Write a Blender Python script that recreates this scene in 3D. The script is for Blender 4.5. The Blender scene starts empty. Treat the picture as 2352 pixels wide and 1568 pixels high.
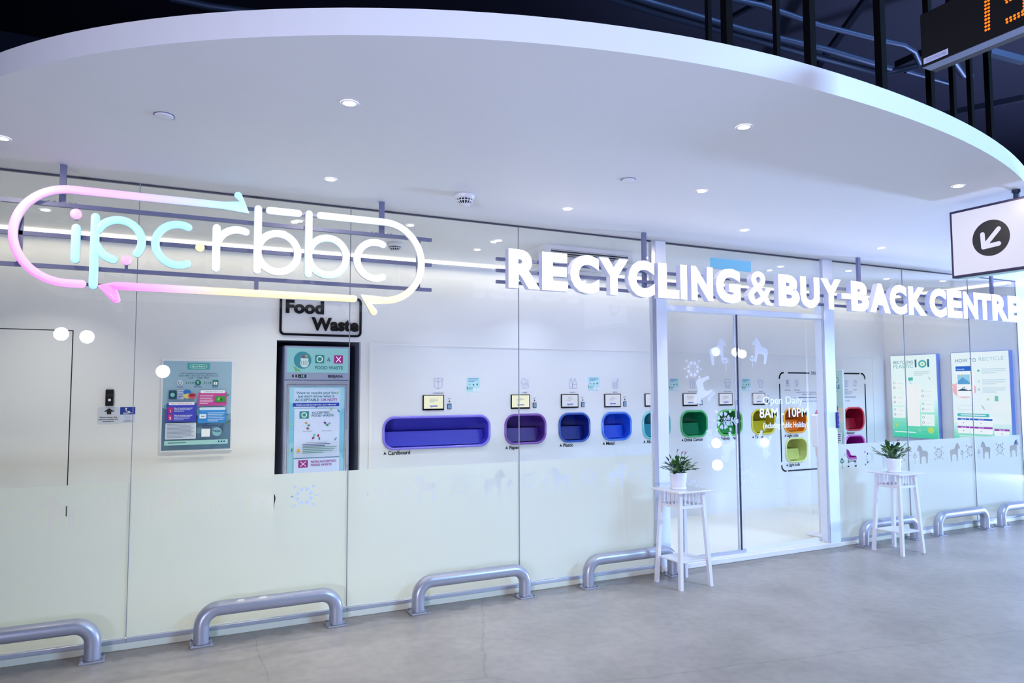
import bpy, math, random
from mathutils import Vector, Matrix
random.seed(7)
PI = math.pi
scn = bpy.context.scene
COL = scn.collection

# ---------------------------------------------------------------- camera
FPX, YAW, PITCH, ROLL, CD, CH = 1657.16, 0.465505, 0.0664558, -0.0030242, 5.30853, 1.64
Fv = Vector((math.sin(YAW)*math.cos(PITCH), math.cos(YAW)*math.cos(PITCH), math.sin(PITCH)))
R0 = Vector((math.cos(YAW), -math.sin(YAW), 0)); U0 = R0.cross(Fv)
Rv = R0*math.cos(ROLL) + U0*math.sin(ROLL); Uv = -R0*math.sin(ROLL) + U0*math.cos(ROLL)
CAM = Vector((0, -CD, CH))
cd = bpy.data.cameras.new('camera'); cam = bpy.data.objects.new('camera', cd); COL.objects.link(cam)
cd.sensor_width = 36; cd.lens = FPX*36/2352; cd.clip_start = 0.05; cd.clip_end = 200
M = Matrix((Rv, Uv, -Fv)).transposed().to_4x4(); M.translation = CAM; cam.matrix_world = M
scn.camera = cam

def at(u, v, ax, val):
    "point of a real plane (axis ax = val) behind picture position u, v (survey helper)"
    r = Fv + Rv*((u-1176)/FPX) - Uv*((v-784)/FPX)
    return CAM + r*((val-CAM[ax])/r[ax])

# ---------------------------------------------------------------- world, exposure
w = bpy.data.worlds.new('hall_air'); scn.world = w; w.use_nodes = True
w.node_tree.nodes['Background'].inputs[0].default_value = (0.16, 0.2, 0.75, 1)
w.node_tree.nodes['Background'].inputs[1].default_value = 0.02
scn.view_settings.view_transform = 'Standard'; scn.view_settings.look = 'None'
scn.view_settings.gamma = 1; scn.view_settings.use_curve_mapping = False
scn.view_settings.exposure = 0.06

# ---------------------------------------------------------------- lights of the hall (behind and above the visitor), plus added soffit fills
def lamp(kind, name, loc, energy, color, size=0.1, aim=None, sizey=None, spot=None, blend=0.6, parent=None, spread=None):
    d = bpy.data.lights.new(name, kind); d.energy = energy; d.color = color
    if kind == 'AREA':
        if sizey: d.shape = 'RECTANGLE'; d.size = size; d.size_y = sizey
        else: d.shape = 'DISK'; d.size = size
        if spread: d.spread = spread
    else: d.shadow_soft_size = size
    if kind == 'SPOT': d.spot_size = spot; d.spot_blend = blend
    o = bpy.data.objects.new(name, d); COL.objects.link(o); o.location = loc
    if aim is not None: o.rotation_euler = (Vector(aim)-Vector(loc)).to_track_quat('-Z', 'Y').to_euler()
    if parent is not None: o.parent = parent
    return o
BLUE = (0.42, 0.56, 1.0); LILAC = (0.62, 0.62, 1.0); WARM = (1.0, 0.95, 0.72)
# hall fixtures high over the walkway: wash the fascia and the floor
lamp('AREA', 'hall_light', (8.0, -8.0, 5.6), 860, (0.33, 0.58, 1.0), 2.5, (6.0, -1.5, 1.8), 1.2)
# round floor-standing lamps along the far side of the walkway; they mirror as bright discs in the glass
for x, y, z, e, c in ((9.5, -5.0, .63, 60, LILAC), (10.8, -5.0, .59, 40, BLUE), (8.6, -4.0, .36, 22, BLUE),
                      (10.45, -6.0, 2.41, 40, BLUE), (11.0, -6.0, 2.41, 30, BLUE), (11.25, -6.0, 2.38, 30, LILAC),
                      (-1.07, -6.0, 2.4, 14, LILAC), (-0.77, -6.0, 2.37, 6, LILAC), (.17, -6.0, 1.91, 14, WARM)):
    lamp('POINT', 'hall_lamp', (x, y, z), e, c, 0.09)
# added low fills, out of view, aimed up to brighten the soffit
lamp('AREA', 'soffit_fill_light', (-4.0, -9.0, 0.8), 135, (0.66, 0.69, 1.0), 1.4, (3.8, -1.6, 3.0), 0.7, spread=1.3)
lamp('AREA', 'soffit_fill_light', (15.0, -1.9, 0.5), 1300, (0.41, 0.55, 1.0), 1.2, (5.5, -1.6, 3.0), 0.6)
# interior: light line in the cove over the back wall, and over the right wall
lamp('AREA', 'cove_wash_light', (3.6, 1.74, 2.93), 15.5, (1.0, 0.90, 0.62), 12.2, (3.6, 1.84, 0), 0.03)
lamp('AREA', 'cove_wash_light', (9.74, 0.9, 2.93), 2.5, (1.0, 0.90, 0.62), 0.03, (9.84, 0.9, 0), 1.7)

# ---------------------------------------------------------------- materials
MATS = {}
def lin(c):
    f = lambda v: (v/255/12.92) if v/255 <= .04045 else ((v/255+.055)/1.055)**2.4
    return (f(c[0]), f(c[1]), f(c[2]), 1)
def mat(name, rgb, rough=0.5, metal=0.0, emit=None, es=1.0, bump=0.0, bscale=60, var=0.0, spec=0.5, coat=0.0):
    if name in MATS: return MATS[name]
    m = bpy.data.materials.new(name); m.use_nodes = True; nt = m.node_tree; b = nt.nodes['Principled BSDF']
    b.inputs['Base Color'].default_value = lin(rgb); b.inputs['Roughness'].default_value = rough
    b.inputs['Metallic'].default_value = metal; b.inputs['Specular IOR Level'].default_value = spec
    b.inputs['Coat Weight'].default_value = coat
    if emit: b.inputs['Emission Color'].default_value = lin(emit); b.inputs['Emission Strength'].default_value = es
    if var or bump:
        tc = nt.nodes.new('ShaderNodeTexCoord'); n = nt.nodes.new('ShaderNodeTexNoise')
        n.inputs['Scale'].default_value = bscale; n.inputs['Detail'].default_value = 5
        nt.links.new(tc.outputs['Object'], n.inputs['Vector'])
        if var:
            h = nt.nodes.new('ShaderNodeHueSaturation'); h.inputs['Color'].default_value = lin(rgb)
            mr = nt.nodes.new('ShaderNodeMapRange'); mr.inputs[3].default_value = 1-var; mr.inputs[4].default_value = 1+var
            nt.links.new(n.outputs[0], mr.inputs[0]); nt.links.new(mr.outputs[0], h.inputs['Value'])
            nt.links.new(h.outputs[0], b.inputs['Base Color'])
        if bump:
            bp = nt.nodes.new('ShaderNodeBump'); bp.inputs['Strength'].default_value = bump
            nt.links.new(n.outputs[0], bp.inputs['Height']); nt.links.new(bp.outputs[0], b.inputs['Normal'])
    MATS[name] = m
    return m
def emit_mat(name, stops, es, axis=0, x0=0, x1=1):
    m = bpy.data.materials.new(name); m.use_nodes = True; nt = m.node_tree; b = nt.nodes['Principled BSDF']
    b.inputs['Base Color'].default_value = lin((200, 200, 205)); b.inputs['Roughness'].default_value = .3
    tc = nt.nodes.new('ShaderNodeTexCoord'); sp = nt.nodes.new('ShaderNodeSeparateXYZ')
    mr = nt.nodes.new('ShaderNodeMapRange'); mr.inputs[1].default_value = x0; mr.inputs[2].default_value = x1
    cr = nt.nodes.new('ShaderNodeValToRGB'); e = cr.color_ramp.elements
    e[0].position = stops[0][0]; e[0].color = lin(stops[0][1]); e[1].position = stops[-1][0]; e[1].color = lin(stops[-1][1])
    for p, c in stops[1:-1]:
        q = e.new(p); q.color = lin(c)
    nt.links.new(tc.outputs['Object'], sp.inputs[0]); nt.links.new(sp.outputs[axis], mr.inputs[0])
    nt.links.new(mr.outputs[0], cr.inputs[0]); nt.links.new(cr.outputs[0], b.inputs['Emission Color'])
    b.inputs['Emission Strength'].default_value = es
    return m

def glass_mat(name, tint=(0.985, 0.99, 0.99), refl=1.9, haze=0.0):
    m = bpy.data.materials.new(name); m.use_nodes = True; nt = m.node_tree; N = nt.nodes; L = nt.links
    for n in list(N): N.remove(n)
    out = N.new('ShaderNodeOutputMaterial'); mix = N.new('ShaderNodeMixShader'); tr = N.new('ShaderNodeBsdfTransparent')
    gl = N.new('ShaderNodeBsdfGlossy'); gl.inputs['Roughness'].default_value = 0.0; gl.inputs['Color'].default_value = (1, 1, 1, 1)
    tr.inputs[0].default_value = tint+(1,)
    g = N.new('ShaderNodeNewGeometry'); dt = N.new('ShaderNodeVectorMath'); dt.operation = 'DOT_PRODUCT'
    L.new(g.outputs['Incoming'], dt.inputs[0]); L.new(g.outputs['Normal'], dt.inputs[1])
    def ma(op, a, b=None):
        n = N.new('ShaderNodeMath'); n.operation = op
        for i, q in enumerate((a, b)):
            if q is None: continue
            if isinstance(q, (int, float)): n.inputs[i].default_value = q
            else: L.new(q, n.inputs[i])
        return n.outputs[0]
    f = ma('MULTIPLY', ma('ADD', ma('MULTIPLY', ma('POWER', ma('SUBTRACT', 1.0, ma('ABSOLUTE', dt.outputs['Value'])), 5.0), .96), .04), refl)
    f = ma('MINIMUM', f, 1.0)
    L.new(f, mix.inputs[0]); L.new(tr.outputs[0], mix.inputs[1]); L.new(gl.outputs[0], mix.inputs[2]); L.new(mix.outputs[0], out.inputs[0])
    MATS[name] = m
    return m
GLASS = glass_mat('clear_glass', refl=1.3); CLEAR = glass_mat('glass_rear_face', (0.99, 0.995, 0.995), 0.0)

def film_mat():
    m = bpy.data.materials.new('frosted_film'); m.use_nodes = True; nt = m.node_tree; N = nt.nodes; L = nt.links
    for n in list(N): N.remove(n)
    out = N.new('ShaderNodeOutputMaterial'); a = N.new('ShaderNodeAddShader'); d = N.new('ShaderNodeBsdfDiffuse'); t = N.new('ShaderNodeBsdfTranslucent')
    mix = N.new('ShaderNodeMixShader'); tr = N.new('ShaderNodeBsdfTransparent')
    d.inputs[0].default_value = (0.40, 0.42, 0.39, 1); t.inputs[0].default_value = (0.40, 0.41, 0.35, 1)
    tr.inputs[0].default_value = (.9, .93, .95, 1); mix.inputs[0].default_value = 0.04
    L.new(d.outputs[0], a.inputs[0]); L.new(t.outputs[0], a.inputs[1]); L.new(a.outputs[0], mix.inputs[1]); L.new(tr.outputs[0], mix.inputs[2])
    L.new(mix.outputs[0], out.inputs[0])
    return m
FILM = film_mat()

def floor_mat():
    m = bpy.data.materials.new('polished_concrete'); m.use_nodes = True; nt = m.node_tree; N = nt.nodes; L = nt.links
    b = N['Principled BSDF']; tc = N.new('ShaderNodeTexCoord')
    n1 = N.new('ShaderNodeTexNoise'); n1.inputs['Scale'].default_value = 1.3; n1.inputs['Detail'].default_value = 8; n1.inputs['Roughness'].default_value = .6
    n2 = N.new('ShaderNodeTexNoise'); n2.inputs['Scale'].default_value = 14; n2.inputs['Detail'].default_value = 6
    n3 = N.new('ShaderNodeTexNoise'); n3.inputs['Scale'].default_value = 5; n3.inputs['Detail'].default_value = 4
    for n in (n1, n2, n3): L.new(tc.outputs['Object'], n.inputs['Vector'])
    r1 = N.new('ShaderNodeValToRGB'); r1.color_ramp.elements[0].position = .3; r1.color_ramp.elements[0].color = lin((148, 140, 132))
    r1.color_ramp.elements[1].position = .72; r1.color_ramp.elements[1].color = lin((182, 173, 165))
    L.new(n1.outputs[0], r1.inputs[0])
    mx = N.new('ShaderNodeMixRGB'); mx.blend_type = 'MULTIPLY'; mx.inputs[0].default_value = .35
    r2 = N.new('ShaderNodeValToRGB'); r2.color_ramp.elements[0].position = .35; r2.color_ramp.elements[0].color = (.68, .68, .68, 1)
    r2.color_ramp.elements[1].position = .6; r2.color_ramp.elements[1].color = (1, 1, 1, 1)
    L.new(n2.outputs[0], r2.inputs[0]); L.new(r1.outputs[0], mx.inputs[1]); L.new(r2.outputs[0], mx.inputs[2])
    # damp grimy strip with a ragged outline along the kerb
    sp = N.new('ShaderNodeSeparateXYZ'); L.new(tc.outputs['Object'], sp.inputs[0])
    ad = N.new('ShaderNodeMath'); ad.operation = 'MULTIPLY_ADD'; ad.inputs[1].default_value = .38
    L.new(n3.outputs[0], ad.inputs[0]); L.new(sp.outputs[1], ad.inputs[2])
    st = N.new('ShaderNodeMapRange'); st.inputs[1].default_value = -.03; st.inputs[2].default_value = .05; st.inputs[3].default_value = 1; st.inputs[4].default_value = .66
    L.new(ad.outputs[0], st.inputs[0])
    hv = N.new('ShaderNodeHueSaturation'); L.new(mx.outputs[0], hv.inputs['Color']); L.new(st.outputs[0], hv.inputs['Value'])
    # hairline cracks
    vo = N.new('ShaderNodeTexVoronoi'); vo.feature = 'DISTANCE_TO_EDGE'; vo.inputs['Scale'].default_value = .33
    wp = N.new('ShaderNodeMixRGB'); wp.inputs[0].default_value = .12; L.new(tc.outputs['Object'], wp.inputs[1]); L.new(n1.outputs[1], wp.inputs[2]); L.new(wp.outputs[0], vo.inputs['Vector'])
    cr = N.new('ShaderNodeMapRange'); cr.inputs[1].default_value = 0; cr.inputs[2].default_value = .0022; cr.inputs[3].default_value = .8; cr.inputs[4].default_value = 1
    L.new(vo.outputs['Distance'], cr.inputs[0])
    hc = N.new('ShaderNodeHueSaturation'); L.new(hv.outputs[0], hc.inputs['Color']); L.new(cr.outputs[0], hc.inputs['Value'])
    L.new(hc.outputs[0], b.inputs['Base Color'])
    rr = N.new('ShaderNodeMapRange'); rr.inputs[3].default_value = .26; rr.inputs[4].default_value = .5; L.new(n1.outputs[0], rr.inputs[0]); L.new(rr.outputs[0], b.inputs['Roughness'])
    bp = N.new('ShaderNodeBump'); bp.inputs['Strength'].default_value = .06; L.new(n2.outputs[0], bp.inputs['Height']); L.new(bp.outputs[0], b.inputs['Normal'])
    return m

WHITE = mat('white_paint', (226, 226, 226), .55, bump=.02, bscale=8, var=.012)
PANEL = mat('white_wall_panel', (224, 225, 226), .38, bump=.01, bscale=5)
TILE = mat('cream_floor_tile', (226, 222, 208), .3, var=.02, bscale=3)
ALU = mat('white_aluminium', (222, 230, 240), .3)
STEEL = mat('galvanised_steel', (172, 174, 184), .36, metal=.45, bump=.05, bscale=40, var=.08)
BOLTM = mat('zinc_bolt', (170, 172, 180), .3, metal=1)
CHROME = mat('brushed_steel', (195, 200, 212), .25, metal=.5)
GREYBAR = mat('grey_sign_bar', (112, 118, 150), .45, metal=.2)
BLACK = mat('matt_black', (14, 14, 16), .6)
GLOSSBLACK = mat('gloss_black', (12, 12, 18), .2)
VINYL = mat('black_vinyl', (10, 12, 28), .7, spec=.2)
WPLAST = mat('white_plastic', (222, 222, 224), .35)
LACQ = mat('white_lacquer', (226, 224, 228), .22)
DARKSTEEL = mat('dark_steel', (24, 26, 44), .5, metal=.4)
PIPEM = mat('galvanised_conduit', (52, 62, 84), .5, metal=.7)
SEAL = mat('grey_silicone', (140, 145, 158), .5)

# ---------------------------------------------------------------- mesh building
class MB:
    def __init__(s): s.v = []; s.f = []; s.m = []; s.mats = []; s.sm = []
    def mi(s, m):
        if m not in s.mats: s.mats.append(m)
        return s.mats.index(m)
    def add(s, vs, fs, m, smooth=False):
        k = len(s.v); i = s.mi(m); s.v += [Vector(p) for p in vs]
        for f in fs: s.f.append([k+a for a in f]); s.m.append(i); s.sm.append(smooth)
        return s
    def box(s, a, b, m):
        x0, y0, z0 = [min(a[i], b[i]) for i in range(3)]; x1, y1, z1 = [max(a[i], b[i]) for i in range(3)]
        vs = [(x0,y0,z0),(x1,y0,z0),(x1,y1,z0),(x0,y1,z0),(x0,y0,z1),(x1,y0,z1),(x1,y1,z1),(x0,y1,z1)]
        return s.add(vs, [(0,3,2,1),(4,5,6,7),(0,1,5,4),(1,2,6,5),(2,3,7,6),(3,0,4,7)], m)
    def bbox(s, a, b, m, c=.003):
        "box with chamfered edges (three crossed prisms hull)"
        lo = [min(a[i], b[i]) for i in range(3)]; hi = [max(a[i], b[i]) for i in range(3)]
        c = min(c, *[(hi[i]-lo[i])*.45 for i in range(3)])
        vs = []; idx = {}
        for sx in (0,1):
            for sy in (0,1):
                for sz in (0,1):
                    for k in range(3):
                        p = []
                        for i, q in enumerate((sx, sy, sz)):
                            e = hi[i] if q else lo[i]
                            if i != k: e = e - c if q else e + c
                            p.append(e)
                        idx[(sx,sy,sz,k)] = len(vs); vs.append(p)
        fs = []
        def ring(k, q):
            o = [i for i in range(3) if i != k]; r = []
            for a_, b_ in ((0,0),(1,0),(1,1),(0,1)):
                t = [0,0,0]; t[k] = q; t[o[0]] = a_; t[o[1]] = b_; r.append(idx[(t[0],t[1],t[2],k)])
            return r
        for k in range(3):
            for q in (0,1):
                r = ring(k, q); r = r if (q == 1) == (k != 1) else r[::-1]; fs.append(r)
        for k in range(3):           # edges along axis k
            o = [i for i in range(3) if i != k]
            for a_ in (0,1):
                for b_ in (0,1):
                    e = []
                    for q in (0,1):
                        t = [0,0,0]; t[k] = q; t[o[0]] = a_; t[o[1]] = b_
                        e.append((idx[(t[0],t[1],t[2],o[0])], idx[(t[0],t[1],t[2],o[1])]))
                    fs.append([e[0][0], e[0][1], e[1][1], e[1][0]])
        for sx in (0,1):
            for sy in (0,1):
                for sz in (0,1): fs.append([idx[(sx,sy,sz,k)] for k in range(3)])
        ctr = Vector([(lo[i]+hi[i])/2 for i in range(3)]); out = []
        for f in fs:
            p = [Vector(vs[i]) for i in f]; n = (p[1]-p[0]).cross(p[2]-p[0]); mc = sum(p, Vector())/len(p)
            out.append(f if n.dot(mc-ctr) > 0 else f[::-1])
        return s.add(vs, out, m)
    def tube(s, pts, r, m, n=12, cap=True, smooth=True):
        pts = [Vector(p) for p in pts]; rs = r if isinstance(r, (list, tuple)) else [r]*len(pts)
        vs = []; fs = []; prev = None
        for i, p in enumerate(pts):
            d = (pts[min(i+1, len(pts)-1)]-pts[max(i-1, 0)]).normalized()
            if prev is None: a = d.orthogonal().normalized()
            else: a = (prev - d*prev.dot(d)).normalized()
            prev = a; b = d.cross(a)
            for k in range(n):
                t = 2*PI*k/n; vs.append(p+(a*math.cos(t)+b*math.sin(t))*rs[i])
        for i in range(len(pts)-1):
            for k in range(n):
                fs.append((i*n+k, i*n+(k+1)%n, (i+1)*n+(k+1)%n, (i+1)*n+k))
        s.add(vs, fs, m, smooth)
        if cap:
            s.add([vs[k] for k in range(n)], [list(range(n))[::-1]], m); s.add([vs[-n+k] for k in range(n)], [list(range(n))], m)
        return s
    def lathe(s, c, prof, m, n=32, axis='z', smooth=True):
        c = Vector(c); vs = []; fs = []
        for (r, h) in prof:
            for k in range(n):
                t = 2*PI*k/n; vs.append(c+Vector((r*math.cos(t), r*math.sin(t), h)) if axis == 'z' else c+Vector((r*math.cos(t), h, r*math.sin(t))))
        for i in range(len(prof)-1):
            for k in range(n):
                fs.append((i*n+k, i*n+(k+1)%n, (i+1)*n+(k+1)%n, (i+1)*n+k))
        return s.add(vs, fs, m, smooth)
    def build(s, name, parent=None, org=None):
        me = bpy.data.meshes.new(name)
        o_ = Vector(org) if org is not None else (Vector(parent['_o']) if parent is not None else Vector((0, 0, 0)))
        me.from_pydata([tuple(v-o_) for v in s.v], [], s.f)
        for m in s.mats: me.materials.append(m)
        for p, i, q in zip(me.polygons, s.m, s.sm): p.material_index = i; p.use_smooth = q
        me.update()
        o = bpy.data.objects.new(name, me); COL.objects.link(o)
        if parent is not None: o.parent = parent; o['_o'] = list(o_)
        else: o.location = o_; o['_o'] = list(o_)
        return o

def tag(o, label, cat, group=None):
    o['label'] = label; o['category'] = cat
    if group: o['group'] = group
    return o
def thing(name, loc, label, cat, group=None):
    o = bpy.data.objects.new(name, None); COL.objects.link(o); o.location = loc; o.empty_display_size = .05
    o['_o'] = list(loc)
    return tag(o, label, cat, group)
def struct(o): o['kind'] = 'structure'; return o
def copy_tree(o, parent=None):
    c = o.copy(); COL.objects.link(c); c.parent = parent
    for ch in list(o.children): copy_tree(ch, c)
    return c

# 2D shapes --------------------------------------------------------------
def arc(cx, cy, r, a0, a1, n=16): return [(cx+r*math.cos(a0+(a1-a0)*i/n), cy+r*math.sin(a0+(a1-a0)*i/n)) for i in range(n+1)]
def circ(cx, cy, r, ry=None, n=24, rot=0):
    ry = ry or r; out = []
    for i in range(n):
        a = 2*PI*i/n; x, y = r*math.cos(a), ry*math.sin(a)
        out.append((cx+x*math.cos(rot)-y*math.sin(rot), cy+x*math.sin(rot)+y*math.cos(rot)))
    return out
def rrect(x0, y0, x1, y1, r, n=6):
    r = min(r, (x1-x0)/2*.999, (y1-y0)/2*.999)
    return (arc(x1-r, y1-r, r, 0, PI/2, n)+arc(x0+r, y1-r, r, PI/2, PI, n)+arc(x0+r, y0+r, r, PI, 1.5*PI, n)+arc(x1-r, y0+r, r, 1.5*PI, 2*PI, n))
HORSE = [(0,.72),(.03,.66),(.10,.66),(.17,.70),(.19,.60),(.20,.45),(.22,.25),(.22,0),(.34,0),(.36,.25),(.42,.36),(.55,.38),(.72,.36),(.76,.25),(.77,0),(.90,0),(.93,.3),(.96,.5),(.93,.60),(.85,.65),(.7,.66),(.55,.67),(.48,.74),(.42,.85),(.35,.93),(.25,.97),(.20,1.02),(.17,.94),(.12,.89),(.06,.8)]
def horse(cx, z0, h, flip=False, rot=0):
    out = [(((.5-x) if flip else (x-.5))*h*.95, y*h-h*.5) for x, y in HORSE]
    return [(cx+x*math.cos(rot)-y*math.sin(rot), z0+h*.5+x*math.sin(rot)+y*math.cos(rot)) for x, y in out]
def xf(poly, cx, cy, s=1, rot=0): return [(cx+s*(x*math.cos(rot)-y*math.sin(rot)), cy+s*(x*math.sin(rot)+y*math.cos(rot))) for x, y in poly]
HEART = [(0,-.5),(.3,-.15),(.45,.12),(.42,.35),(.25,.46),(.08,.4),(0,.27),(-.08,.4),(-.25,.46),(-.42,.35),(-.45,.12),(-.3,-.15)]
LEAF = [(0,-.5),(.18,-.25),(.22,0),(.15,.28),(0,.5),(-.15,.28),(-.22,0),(-.18,-.25)]
def tulip(cx, cy, s=1):
    cres = arc(cx, cy+.028*s, .040*s, PI*1.08, PI*1.92, 10)+arc(cx, cy+.034*s, .029*s, PI*1.92, PI*1.08, 10)
    return [circ(cx, cy+.032*s, .021*s, .015*s, 14), [(cx-.004*s, cy-.075*s), (cx+.004*s, cy-.075*s), (cx+.004*s, cy-.015*s), (cx-.004*s, cy-.015*s)], cres,
            circ(cx, cy+.062*s, .004*s, n=8)]
def cluster(cx, cy, s=1, petals=8):
    out = []
    for k in range(petals):
        a = 2*PI*(k+.5)/petals; out.append(xf(HEART, cx+.056*s*math.cos(a), cy+.056*s*math.sin(a), .043*s, a-PI/2))
    for k in range(8):
        a = 2*PI*k/8; out.append(circ(cx+.020*s*math.cos(a), cy+.020*s*math.sin(a), .0045*s, n=6))
    for k in range(4):
        a = PI/4+PI*k/2; out.append(xf(HEART, cx+.104*s*math.cos(a), cy+.104*s*math.sin(a), .030*s, a-PI/2))
        out.append(circ(cx+.125*s*math.cos(a), cy+.125*s*math.sin(a), .005*s, n=8))
    for k in (0, 2):
        a = PI*k/2; out.append(xf(LEAF, cx+.095*s*math.cos(a), cy, .035*s, a+PI/2))
    return out

def fill2d(polys, thick=0.0):
    "filled 2D outline set (even-odd holes); returns verts (x,y,z) and faces"
    cu = bpy.data.curves.new('t', 'CURVE'); cu.dimensions = '2D'; cu.fill_mode = 'BOTH'; cu.extrude = thick/2
    for p in polys:
        q = [p[0]]
        for a in p[1:]:
            if (a[0]-q[-1][0])**2+(a[1]-q[-1][1])**2 > 1e-9: q.append(a)
        if (q[0][0]-q[-1][0])**2+(q[0][1]-q[-1][1])**2 < 1e-9: q.pop()
        sp = cu.splines.new('POLY'); sp.points.add(len(q)-1)
        for i, (x, y) in enumerate(q): sp.points[i].co = (x, y, 0, 1)
        sp.use_cyclic_u = True
    o = bpy.data.objects.new('t', cu); me = bpy.data.meshes.new_from_object(o)
    vs = [tuple(v.co) for v in me.vertices]; fs = [list(p.vertices) for p in me.polygons]
    bpy.data.objects.remove(o); bpy.data.meshes.remove(me); bpy.data.curves.remove(cu)
    return vs, fs
_TC = {}
def text2d(s, bold=0.0, thick=0.0):
    k = (s, bold, thick)
    if k in _TC: return _TC[k]
    cu = bpy.data.curves.new('t', 'FONT'); cu.body = s; cu.size = 1; cu.fill_mode = 'BOTH'; cu.offset = bold; cu.extrude = thick/2; cu.resolution_u = 4
    o = bpy.data.objects.new('t', cu); me = bpy.data.meshes.new_from_object(o)
    vs = [tuple(v.co) for v in me.vertices]; fs = [list(p.vertices) for p in me.polygons]
    bpy.data.objects.remove(o); bpy.data.meshes.remove(me); bpy.data.curves.remove(cu)
    _TC[k] = (vs, fs)
    return _TC[k]
_h = text2d('H')[0]; CAPH = max(v[1] for v in _h)

class Flat:
    "printed sheet: every shape lies on one plane, u = fraction from left, v = fraction from top"
    def __init__(s, org, U, V, N, W, H):
        s.o, s.U, s.V, s.N, s.W, s.H = Vector(org), Vector(U), Vector(V), Vector(N), W, H; s.mb = MB(); s.lay = 0
    def P(s, u, v): return s.o + s.U*(u*s.W) - s.V*(v*s.H) + s.N*(s.lay*.0005)
    def poly(s, pts, m, up=True):
        if up: s.lay += 1
        s.mb.add([s.P(u, v) for u, v in pts], [list(range(len(pts)))], m); return s
    def tri(s, vs, fs, m):   # metric verts relative to top left
        s.mb.add([s.o+s.U*x+s.V*y+s.N*(s.lay*.0005) for x, y in vs], fs, m)
    def rect(s, u0, v0, u1, v1, m): return s.poly([(u0,v1),(u1,v1),(u1,v0),(u0,v0)], m)
    def rr(s, u0, v0, u1, v1, r, m): return s.poly([(x/s.W, -y/s.H) for x, y in rrect(u0*s.W, -v1*s.H, u1*s.W, -v0*s.H, r)], m)
    def circ(s, u, v, r, m, ry=None, rot=0, n=20): return s.poly([(x/s.W, -y/s.H) for x, y in circ(u*s.W, -v*s.H, r, ry, n, rot)], m)
    def met(s, pts, u, v, m): return s.poly([(u+x/s.W, v-y/s.H) for x, y in pts], m)
    def ring(s, outer, inner, m, u=0, v=0):
        s.lay += 1; vs, fs = fill2d([outer, inner]); s.tri([(x+u*s.W, y-v*s.H) for x, y, z in vs], fs, m); return s
    def line(s, pts, wd, m, closed=False):   # metric stroke through fraction points
        s.lay += 1; q = [(u*s.W, -v*s.H) for u, v in pts]
        if closed: q.append(q[0])
        for a, b in zip(q, q[1:]):
            dx, dy = b[0]-a[0], b[1]-a[1]; l = math.hypot(dx, dy) or 1; nx, ny = -dy/l*wd/2, dx/l*wd/2; ex, ey = dx/l*wd/2, dy/l*wd/2
            s.tri([(a[0]-ex-nx, a[1]-ey-ny), (b[0]+ex-nx, b[1]+ey-ny), (b[0]+ex+nx, b[1]+ey+ny), (a[0]-ex+nx, a[1]-ey+ny)], [(0,1,2,3)], m)
        return s
    def text(s, t, u, v, h, m, w=None, al='l', bold=0.0):
        "cap height h (fraction of H), baseline at v; w = width as a fraction"
        s.lay += 1; vs, fs = text2d(t, bold)
        if not vs: return s
        x0 = min(a[0] for a in vs); x1 = max(a[0] for a in vs); k = h*s.H/CAPH; kx = k if w is None else w*s.W/(x1-x0)
        off = {'l': 0, 'c': -(x1-x0)*kx/2, 'r': -(x1-x0)*kx}[al]
        s.tri([((a[0]-x0)*kx+off+u*s.W, a[1]*k-v*s.H) for a in vs], fs, m); return s
    def lines(s, u0, v0, u1, n, dv, m, h=.3, last=.6):
        for i in range(n):
            s.rect(u0, v0+i*dv, u0+(u1-u0)*(last if i == n-1 else 1-.06*((i*7) % 3)), v0+i*dv+dv*h, m)
        return s
    def build(s, name, parent=None): return s.mb.build(name, parent)

def ink(rgb): return mat('ink_%d_%d_%d' % rgb, rgb, .5)
def lit(rgb, es=.8): return mat('backlit_%d_%d_%d_%d' % (rgb+(int(es*100),)), tuple(int(c*.5) for c in rgb), .35, emit=rgb, es=es)

# ================================================================ SETTING
ZC = 3.01; YB = 1.88; XR = 9.89; ZI = .055
mb = MB(); mb.add([(-14,-14,0),(26,-14,0),(26,-.008,0),(-14,-.008,0)], [(0,1,2,3)], floor_mat())
struct(mb.build('floor'))
mb = MB(); mb.box((-3.2,.03,.0), (XR+.1, YB+.5, ZI), TILE); struct(mb.build('floor'))

# soffit: rounded outline measured from the place
def fasc_y(x):
    a = 3.75 if x < 2.6 else 5.02
    return -3.05*math.sqrt(max(0, 1-((x-2.6)/a)**2))
pts = [(2.6-3.75*math.cos(t), -3.05*math.sin(t)) for t in [i*PI/2/40 for i in range(0, 41)]]
xs = [2.6+i*(5.17-2.6)/20 for i in range(1, 21)]; pts += [(x, fasc_y(x)) for x in xs]
pts += [(5.8,-2.44),(6.4,-2.21),(7.0,-1.96),(7.6,-1.70),(8.2,-1.43),(8.8,-1.15),(9.4,-.86),(10.0,-.56),(10.5,-.3)]
out = [(-1.15,.0)]+pts[1:]+[(10.5,2.4),(-3.2,2.4),(-3.2,0.0)]
vs, fs = fill2d([out], .11)
mb = MB(); mb.add([(x, y, ZC+.055+z) for x, y, z in vs], fs, WHITE)
struct(mb.build('ceiling'))

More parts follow.
